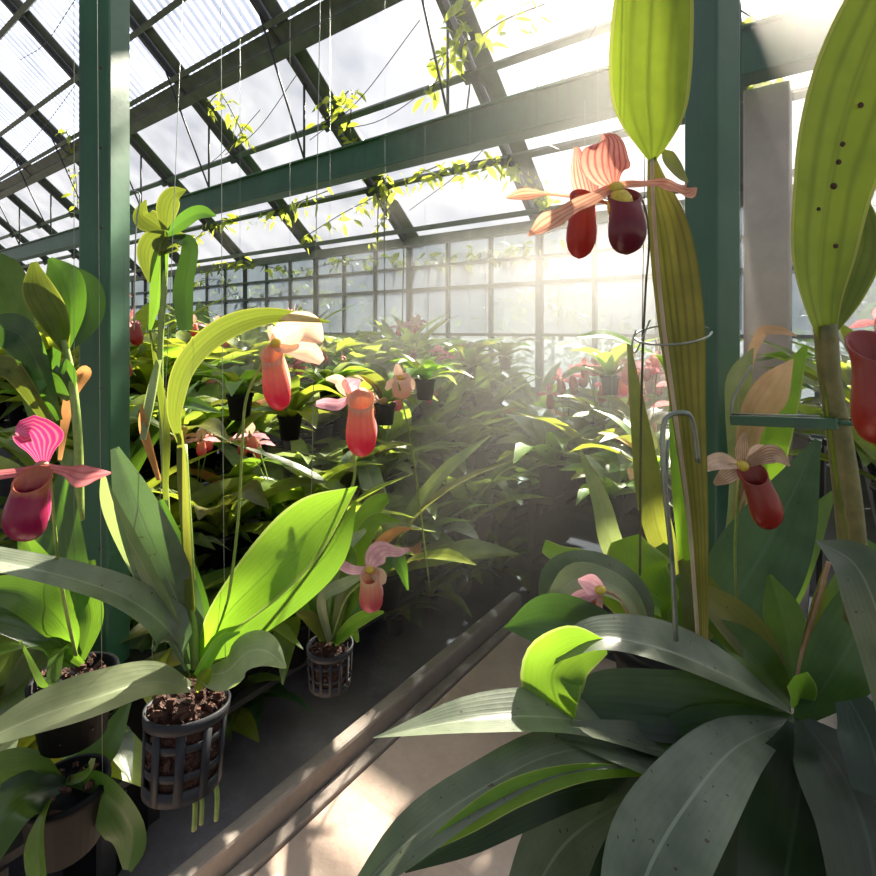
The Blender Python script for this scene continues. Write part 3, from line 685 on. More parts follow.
stalk(BK, [(196, 668, .65), (192, 600, .655), (188, 530, .66), (183, 445, .66)], [5, 4.5, 4], M['stem'], name='stem', seg=10)
L([(192, 610, .645), (188, 540, .648), (184, 470, .652), (181, 430, .655)], [12, 12, 13, 6], 'olive', name='sheath', nrm=(-.3, -1, 0), gut=.4)
L([(180, 444, .655), (176, 410, .64), (188, 366, .62), (222, 332, .59), (272, 316, .565), (330, 322, .555)], [6, 20, 30, 30, 26, 14, 2], 'arch', nrm=(-.35, -1, .25), gut=.2, n=34, label='arching yellow leaf lit from behind')
stalk(BK, [(212, 662, .66), (228, 600, .64), (238, 520, .62), (242, 450, .61), (246, 400, .60), (262, 364, .59), (276, 342, .58)], [1.6, 1.4, 1.6], M['stem'], n=40)
flower(BK, (276, 343, .565), [(262, 362, .59), (270, 348, .575), (276, 343, .568)],
       ([(272, 346, .568), (290, 336, .56), (306, 330, .555), (322, 342, .555)], [10, 34, 38, 30, 6], dict(nrm=(.2, -1, .4), gut=.1, curl=-.25)),
       [([(274, 346, .566), (290, 350, .555), (308, 352, .55), (322, 362, .55)], [6, 12, 22, 8], dict(nrm=(0, -1, .4), mat='cream')),
        ([(274, 342, .566), (272, 332, .57), (270, 326, .572)], [6, 9, 5], dict(nrm=(0, -1, .2), mat='cream'))],
       ((272, 352, .558), (281, 411, .558), 27, {}), ('cream', 'cream', 'p_coral'), col_r=6, label='hanging coral bloom with a beige hood')
hw = MB(); tp = W(226, -600, .62)
hw.tube(crom([W(226, 700, .652), W(224, 560, .65), W(222, 300, .65), W(220, -100, .65), W(212, -600, .66)], 16), .0004, 5)
hw.build('hanger_wire', M['wirel'], BK)
hw = MB(); hw.tube([W(150, 700, .655), W(170, 300, .66), W(208, -600, .66)], .0004, 5); hw.build('hanger_wire', M['wirel'], BK)
rt = MB()
for (x, y0, y1, w) in ((192, 775, 830, 2.6), (199, 778, 824, 2.2), (214, 770, 820, 2.4)):
    rt.tube(crom([W(x, y0, .645), W(x + 3, (y0 + y1) / 2, .64), W(x + 2, y1, .64)], 8), w * .64 / F, 7)
rt.build('root', M['stem'], BK)

# second orchid, magenta bloom
mc = W(74, 668, .74)
CUR = MG = thing('slipper_orchid', (mc.x, mc.y, mc.z - .14), 'slipper orchid with a magenta hood and deep red pouch before the green post', 'orchid plant')
stalk(MG, [(76, 655, .72), (66, 610, .66), (58, 560, .58), (52, 500, .50), (48, 472, .465)], [1.6, 1.6], M['stem'])
flower(MG, (42, 466, .44), [(52, 500, .49), (50, 478, .465), (43, 468, .447)],
       ([(43, 466, .442), (40, 450, .44), (37, 438, .438), (30, 430, .432), (16, 434, .42)], [8, 24, 44, 44, 26, 3], dict(nrm=(.1, -1, .2), gut=.1, curl=.25)),
       [([(46, 467, .438), (66, 471, .432), (82, 476, .428), (98, 474, .425), (111, 473, .423)], [7, 10, 22, 12, 2], dict(nrm=(0, -1, .3))),
        ([(40, 468, .438), (22, 472, .432), (0, 475, .426), (-30, 478, .42)], [8, 9, 10, 12], dict(nrm=(0, -1, .5)))],
       ((33, 478, .425), (26, 541, .425), 40, {}), ('magenta', 'rosy', 'p_magenta'), col_r=7, colm='stemred')
L([(78, 662, .74), (50, 636, .72), (10, 620, .70), (-30, 618, .68)], [12, 30, 34, 20], 'dark', nrm=(-.1, -.6, 1), gut=.25)
L([(76, 660, .74), (60, 610, .74), (40, 570, .74), (20, 530, .74)], [10, 26, 30, 6], 'mid', nrm=(.3, -1, .2), gut=.25)
L([(80, 660, .74), (90, 620, .76), (86, 590, .78), (92, 560, .8)], [10, 26, 26, 6], 'mid', nrm=(.3, -1, .2), gut=.25)
L([(70, 664, .73), (40, 650, .70), (8, 650, .66), (-30, 664, .62)], [10, 26, 24, 10], 'mid', nrm=(-.1, -.6, 1), gut=.25)
L([(74, 660, .74), (66, 630, .72), (30, 596, .70), (-20, 588, .68)], [10, 30, 34, 20], 'mid', nrm=(-.1, -.8, .6), gut=.25)
L([(72, 662, .75), (72, 600, .78), (60, 540, .8), (66, 470, .82)], [14, 44, 50, 10], 'dark', nrm=(.1, -1, .1), gut=.2)
L([(82, 664, .73), (60, 650, .70), (50, 690, .64), (20, 640, .6)], [6, 14, 12, 2], 'mid', nrm=(0, -.7, .6))
MB().lathe((mc.x, mc.y, mc.z - .01), [(0, -.085), (.04, -.085), (.052, -.01), (.055, -.01), (.055, 0), (.049, 0), (.048, -.012), (0, -.011)], 28).build('pot', M['pot'], MG)
bark(MG, (mc.x, mc.y, mc.z - .012), .045, .08, 60, 3, full=False)
hw = MB(); hw.tube([(mc.x, mc.y, mc.z), (mc.x, mc.y, 3.4)], .0004, 5); hw.build('hanger_wire', M['wirel'], MG)
# lower pot
lc = W(66, 784, .72)
CUR = LP = thing('basket_orchid', (lc.x, lc.y, lc.z - .12), 'young orchid in a dark pot hanging low beneath the long pale leaf', 'orchid plant')
pt = MB(); pt.lathe(lc, [(0, -.080), (.042, -.080), (.05, -.01), (.053, -.01), (.053, 0), (.047, 0), (.046, -.012), (0, -.010)], 28); pt.build('pot', M['pot'], LP)
bark(LP, lc, .045, .07, 30, 5, full=False)
L([(66, 782, .72), (84, 776, .70), (94, 766, .68), (90, 760, .66)], [8, 10, 10, 3], 'mid', nrm=(0, -.6, .8))
L([(64, 784, .72), (40, 790, .70), (10, 810, .66), (-20, 860, .62)], [10, 34, 50, 40], 'dark', nrm=(.2, -.8, .6))
L([(60, 784, .72), (30, 770, .70), (0, 772, .68), (-30, 790, .66)], [10, 30, 34, 20], 'mid', nrm=(.2, -.8, .6))
L([(50, 800, .68), (38, 840, .64), (44, 900, .6)], [10, 30, 20], 'mid', nrm=(-.2, -1, .2))
L([(66, 784, .73), (100, 790, .72), (130, 830, .72), (128, 870, .72)], [10, 40, 46, 10], 'dark', nrm=(-.2, -1, .2))
L([(68, 784, .74), (90, 760, .78), (110, 740, .8), (130, 700, .82)], [10, 30, 30, 6], 'dark', nrm=(-.2, -1, .2))
hw = MB(); hw.tube([Vector(lc) + Vector((.05, 0, 0)), (lc.x + .02, lc.y + .02, 3.4)], .0004, 5); hw.build('hanger_wire', M['wirel'], LP)

# ------------------------------------------------------------------ small orchid with the pink and cream bloom
sc_ = W(330, 644, 1.0)
CUR = SM = thing('basket_orchid', (sc_.x, sc_.y, sc_.z - .09), 'small orchid in a little basket with a pink and cream bloom, above the ground sheet', 'orchid plant')
net_pot(SM, sc_, .042, .075, M['basket'], rows=3, cols=14)
bark(SM, (sc_.x, sc_.y, sc_.z - .003), .041, .072, 50, 8)
for ct, ws, mt in (([(332, 640, 1), (345, 610, 1), (358, 590, .97), (372, 575, .94)], [8, 16, 14, 2], 'mid'),
                   ([(330, 640, 1), (348, 580, 1), (362, 540, 1), (378, 520, 1.02), (400, 522, 1.02)], [8, 24, 20, 14, 2], 'lime'),
                   ([(330, 640, 1), (340, 590, 1.02), (352, 545, 1.04), (372, 510, 1.06), (388, 497, 1.06)], [8, 18, 20, 22, 10], 'lime'),
                   ([(328, 640, 1), (330, 600, 1), (338, 555, .98), (366, 530, .95)], [8, 22, 24, 4], 'pale'),
                   ([(326, 640, 1), (318, 600, .98), (322, 570, .96), (340, 548, .94)], [8, 18, 18, 2], 'mid'),
                   ([(324, 640, 1), (306, 600, .98), (292, 585, .96), (284, 560, .95)], [8, 18, 18, 2], 'mid'),
                   ([(334, 642, 1), (352, 625, .96), (368, 616, .94), (384, 612, .93)], [6, 13, 12, 2], 'lime'),
                   ([(334, 644, 1), (352, 632, .96), (358, 642, .95)], [6, 9, 3], 'lime'),
                   ([(328, 642, 1), (312, 620, .97), (296, 612, .95)], [6, 14, 3], 'olive'),
                   ([(332, 642, 1), (344, 590, .96), (350, 560, .95), (345, 540, .94)], [6, 14, 14, 2], 'mid'),
                   ([(336, 640, 1), (362, 600, 1.05), (385, 560, 1.1), (398, 560, 1.1), (408, 590, 1.1)], [6, 18, 20, 16, 2], 'dark'),
                   ([(334, 640, 1), (370, 560, 1.06), (392, 534, 1.06), (412, 528, 1.06)], [4, 12, 10, 1], 'brown'),
                   ([(330, 642, 1), (322, 600, .95), (345, 584, .92), (368, 574, .9)], [6, 10, 12, 2], 'pale')):
    L(ct, ws, mt, nrm=(.1, -.8, .6), gut=.25)
stalk(SM, [(332, 640, 1), (345, 600, .95), (362, 582, .91), (374, 570, .89)], 1.2, M['stem'])
flower(SM, (370, 570, .86), [(362, 582, .9), (368, 574, .88), (371, 570, .865)],
       ([(369, 569, .862), (374, 558, .858), (384, 550, .854), (398, 552, .85), (409, 549, .846)], [6, 18, 22, 12, 8, 3], dict(nrm=(-.1, -1, .3), curl=.2)),
       [([(366, 570, .86), (352, 570, .85), (340, 564, .845), (328, 558, .84)], [6, 9, 9, 2], dict(nrm=(0, -1, .7))),
        ([(372, 572, .86), (380, 576, .85), (384, 584, .845)], [8, 14, 4], dict(nrm=(0, -1, .3), mat='cream'))],
       ((370, 574, .85), (372, 612, .85), 24, {}), ('pinkpale', 'pinkpale', 'p_pink'), col_r=5)
hw = MB(); hw.tube([(sc_.x - .04, sc_.y, sc_.z), (sc_.x, sc_.y, 3.2)], .0008, 5); hw.build('hanger_wire', M['wirel'], SM)

# ------------------------------------------------------------------ coral bloom in the middle
CF = BK
stalk(CF, [(206, 664, .66), (270, 610, .68), (330, 540, .66), (354, 480, .62), (350, 430, .59), (352, 400, .565)], [1.4, 1.4], M['stem'], n=40)
flower(CF, (352, 397, .55), [(350, 416, .59), (351, 404, .565), (352, 398, .553)],
       ([(352, 396, .552), (353, 386, .55), (360, 380, .552)], [7, 14, 24, 12, 3], dict(nrm=(.1, -1, .3), curl=.2)),
       [([(350, 396, .55), (344, 388, .55), (338, 380, .55), (326, 379, .55)], [6, 12, 11, 3], dict(nrm=(0, -1, .3), mat='cream')),
        ([(350, 398, .55), (338, 405, .545), (326, 404, .54), (316, 404, .54)], [5, 12, 12, 6], dict(nrm=(0, -1, .5), mat='pinkpale')),
        ([(353, 396, .55), (362, 392, .548), (371, 397, .545)], [5, 9, 3], dict(nrm=(0, -1, .3), mat='cream'))],
       ((361, 398, .54), (362, 457, .54), 31, {}), ('pinkpale', 'pinkpale', 'p_coral'), col_r=5)
# pale peach bloom
CUR = PF = thing('slipper_orchid', W(430, 590, 2.4), 'pale peach orchid bloom glowing beyond the hanging coral blooms', 'orchid flower')
stalk(PF, [(430, 590, 2.4), (415, 470, 1.6), (402, 400, .86), (398, 382, .85)], .8, M['stem'])
flower(PF, (400, 378, .84), [(402, 396, .86), (401, 386, .85), (400, 380, .845)],
       ([(400, 377, .842), (398, 371, .84), (397, 364, .84)], [5, 9, 3], dict(nrm=(0, -1, .3))),
       [([(399, 380, .84), (391, 384, .84), (386, 390, .84)], [4, 9, 3], dict(nrm=(0, -1, .3))), ([(402, 380, .84), (410, 382, .84), (413, 390, .84)], [4, 9, 3], dict(nrm=(0, -1, .3)))],
       ((402, 376, .835), (402, 399, .835), 20, {}), ('cream', 'cream', 'p_peach') if 'p_peach' in M else ('cream', 'cream', 'p_pink'), col_r=3)

# ------------------------------------------------------------------ leafy growth at the post and by the left edge
CUR = HO = thing('hanging_orchid', W(165, 300, .95), 'olive yellow leaves hanging in a clump just behind the green post top', 'orchid plant')
hcd = .98
for ct, ws, mt in (([(166, 232, hcd), (150, 222, hcd), (142, 214, hcd), (146, 200, hcd)], [8, 24, 16, 2], 'arch'),
                   ([(166, 230, hcd), (168, 210, hcd), (174, 196, hcd), (186, 190, hcd)], [8, 22, 20, 2], 'arch'),
                   ([(168, 234, hcd), (184, 222, hcd - .02), (200, 214, hcd - .04), (216, 216, hcd - .06)], [8, 20, 18, 2], 'dark'),
                   ([(166, 234, hcd), (154, 240, hcd), (148, 256, hcd), (150, 282, hcd)], [8, 22, 20, 4], 'arch'),
                   ([(168, 236, hcd), (170, 252, hcd), (172, 240, hcd + .02), (186, 236, hcd)], [8, 22, 20, 4], 'arch'),
                   ([(170, 238, hcd), (190, 246, hcd), (184, 290, hcd + .02), (186, 330, hcd + .02)], [8, 16, 20, 14], 'deep'),
                   ([(164, 236, hcd), (160, 262, hcd), (156, 300, hcd), (150, 330, hcd)], [6, 16, 12, 3], 'mid')):
    L(ct, ws, mt, nrm=(.1, -1, .3), gut=.2)
stalk(HO, [(168, 232, .99), (164, 290, .98), (160, 360, .97), (164, 460, .97), (170, 560, .97)], [2, 3, 3, 3], M['stem'], name='stem')
for ct, ws, mt in (([(160, 360, .95), (152, 400, .93), (144, 440, .91)], [8, 13, 8], 'pale'), ([(160, 480, .94), (146, 430, .92), (142, 404, .92)], [6, 12, 2], 'brown'),
                   ([(166, 500, .96), (168, 440, .96), (164, 400, .95), (150, 330, .95)], [6, 10, 10, 2], 'arch')):
    L(ct, ws, mt, nrm=(-.3, -1, .1), gut=.4, name='sheath')
ww = MB(); ww.tube(crom([W(131, 190, .99), W(140, 196, .98), W(136, 230, .97), W(134, 330, .97)], 20), .0013, 6); ww.build('support_wire', M['wirel'], HO)
CUR = LB = thing('hanging_orchid', W(70, 440, 1.15), 'upright broad-leaved orchid crowding the beam end beyond the green post', 'orchid plant')
for ct, ws, mt in (([(66, 350, 1.15), (56, 320, 1.15), (40, 290, 1.14), (34, 262, 1.14)], [8, 28, 30, 6], 'arch'),
                   ([(66, 350, 1.16), (70, 310, 1.18), (64, 280, 1.2), (50, 258, 1.2)], [8, 34, 36, 4], 'dark'),
                   ([(66, 352, 1.2), (86, 320, 1.25), (84, 290, 1.28), (72, 266, 1.28)], [8, 36, 36, 4], 'deep'),
                   ([(70, 400, 1.15), (60, 380, 1.14), (46, 370, 1.12), (58, 350, 1.12)], [6, 36, 40, 10], 'dark'),
                   ([(60, 420, 1.15), (30, 350, 1.1), (10, 330, 1.1), (-20, 330, 1.1)], [6, 30, 34, 10], 'dark'),
                   ([(60, 440, 1.15), (20, 378, 1.1), (0, 366, 1.1), (-30, 372, 1.1)], [6, 18, 22, 10], 'arch'),
                   ([(40, 440, 1.3), (12, 300, 1.3), (-4, 270, 1.3), (-20, 262, 1.3)], [6, 40, 36, 10], 'mid'),
                   ([(60, 460, 1.15), (70, 400, 1.16), (84, 374, 1.2), (76, 372, 1.2)], [4, 12, 16, 2], 'brown')):
    L(ct, ws, mt, nrm=(.1, -1, .2), gut=.2)
stalk(LB, [(64, 340, 1.15), (72, 380, 1.15), (78, 440, 1.14), (80, 520, 1.14)], [3, 4, 4], M['stem'], name='stem')
# ------------------------------------------------------------------ the massed orchids on the staging
def lblade(mb, az, length, width, rise, droop, rnd, base=Vector((0, 0, 0)), gut=.3, n=12, m=4):
    """strap leaf from a crown: leaves at angle az, climbs by rise, then droops"""
    d = Vector((math.cos(az), math.sin(az), 0)); P = []
    for i in range(5):
        f = i / 4
        P.append(base + d * (length * (f * .85 + .15 * f * f) * math.cos(rise * (1 - f * .6))) + Vector((0, 0, 1)) * (length * (math.sin(rise) * f - droop * (.6 * f * f + .9 * f ** 4))))
    k = rnd.uniform(-.25, .25)
    nr = (d * -math.sin(rise * .8) + Vector((0, 0, 1)) * math.cos(rise * .8) + Vector((-d.y, d.x, 0)) * k)
    blade(mb, P, [width * .3, width * .75, width, width * .9, width * .05], nrm=nr, gut=gut, n=n, m=m, wav=.05, seed=rnd.random() * 6)
    return mb
def mini_flower(parent, c, size, mats, rnd, az):
    """whole small slipper bloom: hood, two petals, pouch"""
    c = Vector(c); s = Vector((math.cos(az), math.sin(az), 0)); fwd = Vector((-s.y, s.x, 0))
    if fwd.y > 0: fwd = -fwd
    f = MB(); ball(f, c, size * .09); f = f.build('flower', M['stemred'], parent)
    m1 = MB(); blade(m1, [c, c + Vector((0, 0, size * .35)) + fwd * .004, c + Vector((0, 0, size * .62)) + fwd * size * .12], [size * .16, size * .5, size * .1], nrm=fwd, n=8, m=4, curl=.3); m1.build('dorsal_sepal', M[mats[0]], f)
    for q in (1, -1):
        m1 = MB(); blade(m1, [c, c + s * q * size * .45 + fwd * size * .1, c + s * q * size * .9 - Vector((0, 0, size * .15)) + fwd * size * .1], [size * .12, size * .22, size * .28, size * .04], nrm=fwd + Vector((0, 0, .5)), n=8, m=3, wav=.15); m1.build('petal', M[mats[1]], f)
    m1 = MB(); A = c + fwd * size * .12
    m1.lathe(A, [(size * .14, -.02 * size), (size * .2, .02 * size), (size * .18, .12 * size), (size * .24, .4 * size), (size * .25, .6 * size), (size * .18, .78 * size), (size * .02, .88 * size)], 12, Vector((0, 0, -1)) + fwd * .15)
    m1.build('pouch', M[mats[2]], f)
    return f
KINDS = {  # leaf material, leaves, length, width, rise, droop, flowers
 'dark':   ('dark', 10, .30, .045, (.7, 1.25), .35, None, 'dark green strap-leaved orchid'),
 'mid':    ('mid', 9, .34, .05, (.8, 1.35), .3, None, 'mid green strap-leaved orchid'),
 'lime':   ('lime', 9, .30, .055, (.8, 1.3), .3, None, 'bright lime green orchid'),
 'yellow': ('yellow', 8, .33, .055, (.9, 1.4), .25, None, 'yellowing green orchid'),
 'olive':  ('olive', 9, .36, .05, (.9, 1.4), .3, None, 'olive green orchid'),
 'tall':   ('mid', 6, .50, .05, (1.2, 1.5), .1, None, 'tall upright narrow-leaved orchid'),
 'red':    ('olive', 8, .30, .045, (.7, 1.2), .3, ('rosy', 'rosy', 'p_brick'), 'green orchid carrying dark red blooms'),
 'cream':  ('mid', 8, .30, .045, (.7, 1.2), .3, ('cream', 'pinkpale', 'p_pink'), 'green orchid carrying pale pink blooms'),
}
MIXES = {'dark': ['dark', 'mid', 'fresh', 'dark', 'grey', 'olive'], 'mid': ['fresh', 'mid', 'yellow', 'fresh', 'pale', 'olive', 'yellow'], 'lime': ['lime', 'fresh', 'pale', 'yellow', 'lime'],
 'yellow': ['yellow', 'lime', 'yellow', 'olive', 'peach', 'pale', 'lime'], 'olive': ['olive', 'yellow', 'fresh', 'fresh', 'pale', 'brown', 'olive', 'lime']}
def make_proto(kind, seed, whole):
    mt, nl, ln, wd, (r0, r1), dr, fl, lab = KINDS[kind]
    rnd = random.Random(seed)
    o = thing('potted_orchid', (0, 0, 0), lab, 'orchid plant')
    MB().lathe((0, 0, 0), [(0, .004), (.042, .004), (.055, .105), (.06, .105), (.06, .118), (.052, .118), (.05, .10), (0, .10)], 18).build('pot', M['pot'] if seed % 3 else M['clay'], o)
    base = Vector((0, 0, .10)); a0 = rnd.random() * 6; mbw = MB()
    for i in range(nl + (4 if not whole else 2)):
        az = a0 + i * 2.4; r = rnd.uniform(r0, r1) if i < nl else rnd.uniform(.3, .7)
        mb = MB() if not whole else mbw
        lblade(mb, az, ln * rnd.uniform(.75, 1.15), wd * rnd.uniform(1.3, 2.2), r, dr * rnd.uniform(.6, 1.2), rnd, base, n=12 if not whole else 9, m=4 if not whole else 2)
        if not whole: mb.build('leaf', M[rnd.choice(MIXES[mt])], o)
    if whole:
        fo = mbw.build('foliage', M[mt], o); mx_ = MIXES[mt]
        for q in mx_: fo.data.materials.append(M[q])
        per = (9 - 1) * 2
        for p_ in fo.data.polygons: p_.material_index = 1 + (p_.index // per * 7) % len(mx_)
    if fl:
        for q in range(3 if not whole else 4):
            az = rnd.random() * 6.3; r = rnd.uniform(.03, .14); h = rnd.uniform(.36, .52)
            tip = Vector((math.cos(az) * r, math.sin(az) * r, h))
            MB().tube(crom([base, Vector((tip.x * .3, tip.y * .3, h * .6)), tip + Vector((0, 0, .01)), tip], 8), .0022, 5).build('flower_stalk', M['stem'], o)
            mini_flower(o, tip, .08, fl, rnd, rnd.uniform(-.6, .6))
    return o
def ktree(o, parent=None):
    c = o.copy(); COL.objects.link(c); c.parent = parent
    for ch in o.children: ktree(ch, c)
    return c
protos = {}
used = set()
def put(kind, seed, whole, loc, rz, sc_, label, group):
    key = (kind, seed, whole)
    if key not in protos: protos[key] = make_proto(kind, seed * 7 + len(kind), whole)
    o = protos[key]
    if key in used: o = ktree(o)
    used.add(key)
    o.location = loc; o.rotation_euler = (0, 0, rz); o.scale = (sc_,) * 3
    o['label'] = label; o['group'] = group
    return o
def seen(p, m=50):
    if p.y < .4: return False
    x = 438 + F * p.x / p.y; y = HZ - F * (p.z + .2 - EYE) / p.y
    return -m < x < 876 + m and -100 < y < 1000
rows = [ # s0,s1,ds, t list, z, weights, scale, where
 (.75, 4.3, .24, [1.70, 1.88], .22, 'mid dark lime olive mid tall', 1.2, 'on the lowest step beside the kerb'),
 (.75, 4.3, .22, [2.08, 2.28], .50, 'lime mid yellow olive mid dark mid cream tall', 1.2, 'on the second step of the staging'),
 (.75, 4.3, .21, [2.46, 2.70], .80, 'mid yellow mid lime lime olive yellow mid red', 1.2, 'on the third step of the staging'),
 (.75, 4.3, .25, [2.94, 3.24, 3.54, 3.86, 4.2, 4.6, 5.1], 1.0, 'mid lime yellow olive tall dark mid yellow lime yellow lime cream', 1.3, 'on the broad top bench of the staging'),
 (1.10, 4.3, .40, [5.9, 6.5, 7.1, 7.8, 8.5, 9.3, 10.2], 1.0, 'mid lime olive tall yellow', 1.5, 'on the far bench in the distance'),
 (2.7, 4.3, .21, [.50, .72, .98, 1.22], .60, 'yellow red olive lime red cream yellow', 1.3, 'on the bench across the end of the path'),
 (2.42, 2.44, .2, [.38, .56, .74, .92, 1.10], .36, 'yellow lime tall cream', 1.3, 'on the low bench closing the end of the path'),
 (1.75, 3.5, .24, [-.15, -.45, -.8, -1.2], .93, 'yellow red lime olive mid tall', 1.2, 'on the long bench beyond the brown-petalled bloom'),
 (.15, .6, .22, [1.6, 1.85, 2.1, 2.4, 2.7], .30, 'dark mid dark', 1.2, 'on the low corner bench under the hanging pots'),
]
rnd = random.Random(21); cnt = 0
for s0, s1, ds, ts, z, ks, scl, where in rows:
    ks = ks.split()
    for t in ts:
        s = s0 + rnd.uniform(0, ds * .5)
        while s < s1:
            p = G(s + rnd.uniform(-.05, .05), t + rnd.uniform(-.05, .05), z)
            if seen(p) and min((p.xy - W(768, HZ, 3.0).xy).length, (p.xy - W(713, HZ, 1.7).xy).length) > .2:
                k = rnd.choice(ks); far = p.y > 2.5
                put(k, rnd.choice((1, 2, 3)), far, p, rnd.random() * 6.28, scl * rnd.uniform(.85, 1.2), KINDS[k][7] + ' ' + where, KINDS[k][7] + 's ' + where)
                cnt += 1
            s += ds * rnd.uniform(.85, 1.15)
hang = [ # px, py of the pot, distance, kind
 (598, 440, 2.9, 'red'), (630, 505, 2.2, 'lime'), (585, 490, 2.75, 'yellow'), (640, 455, 2.45, 'red'), (652, 500, 1.9, 'yellow'), (612, 520, 2.05, 'lime'), (610, 395, 2.7, 'yellow'),
 (330, 410, 2.3, 'lime'), (385, 425, 2.4, 'yellow'), (425, 400, 2.5, 'lime'), (470, 380, 3.6, 'yellow'), (505, 370, 3.8, 'lime'), (290, 440, 2.1, 'mid'), (240, 420, 2.0, 'lime')]
hw_of = {}
for i, (px, py, d, k) in enumerate(hang):
    p = W(px, py, d); wh = 'over the end of the path' if px > 530 else 'above the stepped staging'
    o = put(k, 4, False, p, i * 1.7, .85, KINDS[k][7] + ' hung on a wire ' + wh, KINDS[k][7] + 's hung on wires ' + wh)
    if k not in hw_of:
        mb_ = MB(); mb_.tube([(-.06, 0, .11), (0, 0, .5), (0, 0, 2.4)], .0006, 5); mb_.tube([(.06, 0, .11), (0, 0, .5)], .0006, 5)
        hw_of[k] = mb_.build('hanger_wire', M['wirel']); w_ = hw_of[k]
    else:
        w_ = hw_of[k].copy(); COL.objects.link(w_)
    for c_ in [c_ for c_ in o.children if c_.name.startswith('hanger')]: bpy.data.objects.remove(c_)
    w_.parent = o
print('background plants', cnt)
# small plants on the ground along the kerb
for q, (px, py, d) in enumerate(((395, 610, 2.6), (430, 600, 2.8), (465, 600, 3.0), (500, 590, 3.1), (150, 640, 1.9), (210, 650, 1.9), (250, 640, 2.0), (60, 640, 1.7))):
    p = W(px, py, d); 
    put('mid' if q % 2 else 'dark', 1, False, (p.x, p.y, 0), q, .8, 'small orchid standing low in the shade on the ground sheet', 'small orchids low on the ground sheet')

# trees outside the end wall
M['bushleaf'] = sheet_mat('outdoor leaf', (.05, .10, .02), (.12, .17, .05), (.30, .42, .08), tf=.4, vein=3, veinf=.2)
rnd = random.Random(5)
for q, (t, ds, h, r) in enumerate(((-3.0, 2.4, 2.4, 1.2), (-.6, 3.4, 2.0, 1.1), (1.6, 2.6, 1.7, 1.0), (3.9, 3.6, 2.3, 1.3), (6.6, 3.0, 1.8, 1.2), (9.6, 3.8, 2.4, 1.5), (13.4, 3.4, 2.2, 1.6))):
    c = G(ES + ds, t, 0)
    tr = thing('garden_shrub', c, ['low', 'spreading', 'rounded', 'leaning', 'dense', 'tall', 'loose'][q] + ' green shrub outside the end windows, ' + ['nearest the sun', 'beyond the pale post', 'at the end of the path', 'behind the middle windows', 'behind the windows by the eaves climber', 'past the olive clump', 'past the green post'][q], 'shrub')
    MB().tube([c, c + Vector((.05, 0, h * .6))], [.06, .03], 7).build('trunk', M['stemdark'], tr)
    mb = MB()
    for i in range(420):
        d = Vector((rnd.gauss(0, 1), rnd.gauss(0, 1), rnd.gauss(0, 1))).normalized() * r * rnd.uniform(.5, 1)
        p_ = c + Vector((d.x, d.y, h * .62 + d.z * h * .38)); e = Vector((rnd.uniform(-1, 1), rnd.uniform(-1, 1), rnd.uniform(-.6, .6))).normalized()
        blade(mb, [p_, p_ + e * .09, p_ + e * .18], [.02, .11, .01], nrm=(rnd.uniform(-1, 1), rnd.uniform(-1, 1), 1), n=4, m=2)
    mb.build('foliage', M['bushleaf'], tr)

# ------------------------------------------------------------------ climbers and wires under the roof
def roofpt(px, py, drop=.12):
    x = (px - 438) / F; zz = (HZ - py) / F
    Y = (1.1 + SL * ES - drop) / (zz + SL * (.6 * x + .8))
    return Vector((x * Y, Y, EYE + zz * Y))
def beampt(px, py):
    x = (px - 438) / F; Y = (3.3 - .12) / (.6 * x + .8); return Vector((x * Y, Y, EYE + (HZ - py) / F * Y))
vine_specs = [
 ([(322, 118), (340, 100), (352, 92), (350, 130), (358, 150), (372, 170)], 'vine of yellow-green leaves twined round a rafter above the green beam', 26, roofpt),
 ([(430, 96), (445, 60), (455, 40), (462, 15), (480, -10)], 'climber wound round the rafter near the top of the roof', 22, roofpt),
 ([(430, 60), (470, 42), (505, 20), (545, 4)], 'leafy sprig trailing along the upper glazing', 18, roofpt),
 ([(300, 240), (340, 215), (378, 195), (410, 178), (440, 165)], 'thin climber with pale leaves just under the green beam', 34, roofpt),
 ([(372, 238), (384, 215), (380, 190), (388, 175)], 'short bright green sprig hanging by the wires under the beam', 20, roofpt),
 ([(195, 240), (215, 222), (250, 218), (290, 205), (330, 190)], 'drooping climber with small yellow leaves beside the olive clump', 40, roofpt),
 ([(200, 268), (240, 262), (290, 270), (340, 262), (400, 256)], 'long climber straggling along the eaves', 60, roofpt),
 ([(180, 285), (220, 278), (262, 290), (300, 282), (330, 296)], 'climber with lime leaves hanging below the eaves behind the arching leaf', 60, roofpt),
 ([(400, 262), (450, 255), (500, 250), (545, 246)], 'climber hanging over the middle end windows', 50, roofpt),
 ([(205, 108), (220, 95), (236, 120), (245, 140)], 'patch of yellow-green climber on the second rafter', 18, roofpt),
 ([(66, 130), (72, 150), (76, 180), (78, 210)], 'climber hanging beside the green post near the roof', 16, roofpt),
 ([(440, 170), (500, 160), (540, 190), (560, 230)], 'faint climber in the bright haze beyond the beam', 40, roofpt),
 ([(740, 10), (770, 30), (790, 55), (760, 80)], 'sparse climber against the blazing sky', 20, roofpt),
]
M['vine'] = sheet_mat('vine leaf', (.18, .30, .02), (.28, .36, .04), (.50, .56, .06), tf=.5, vein=3, veinf=.2)
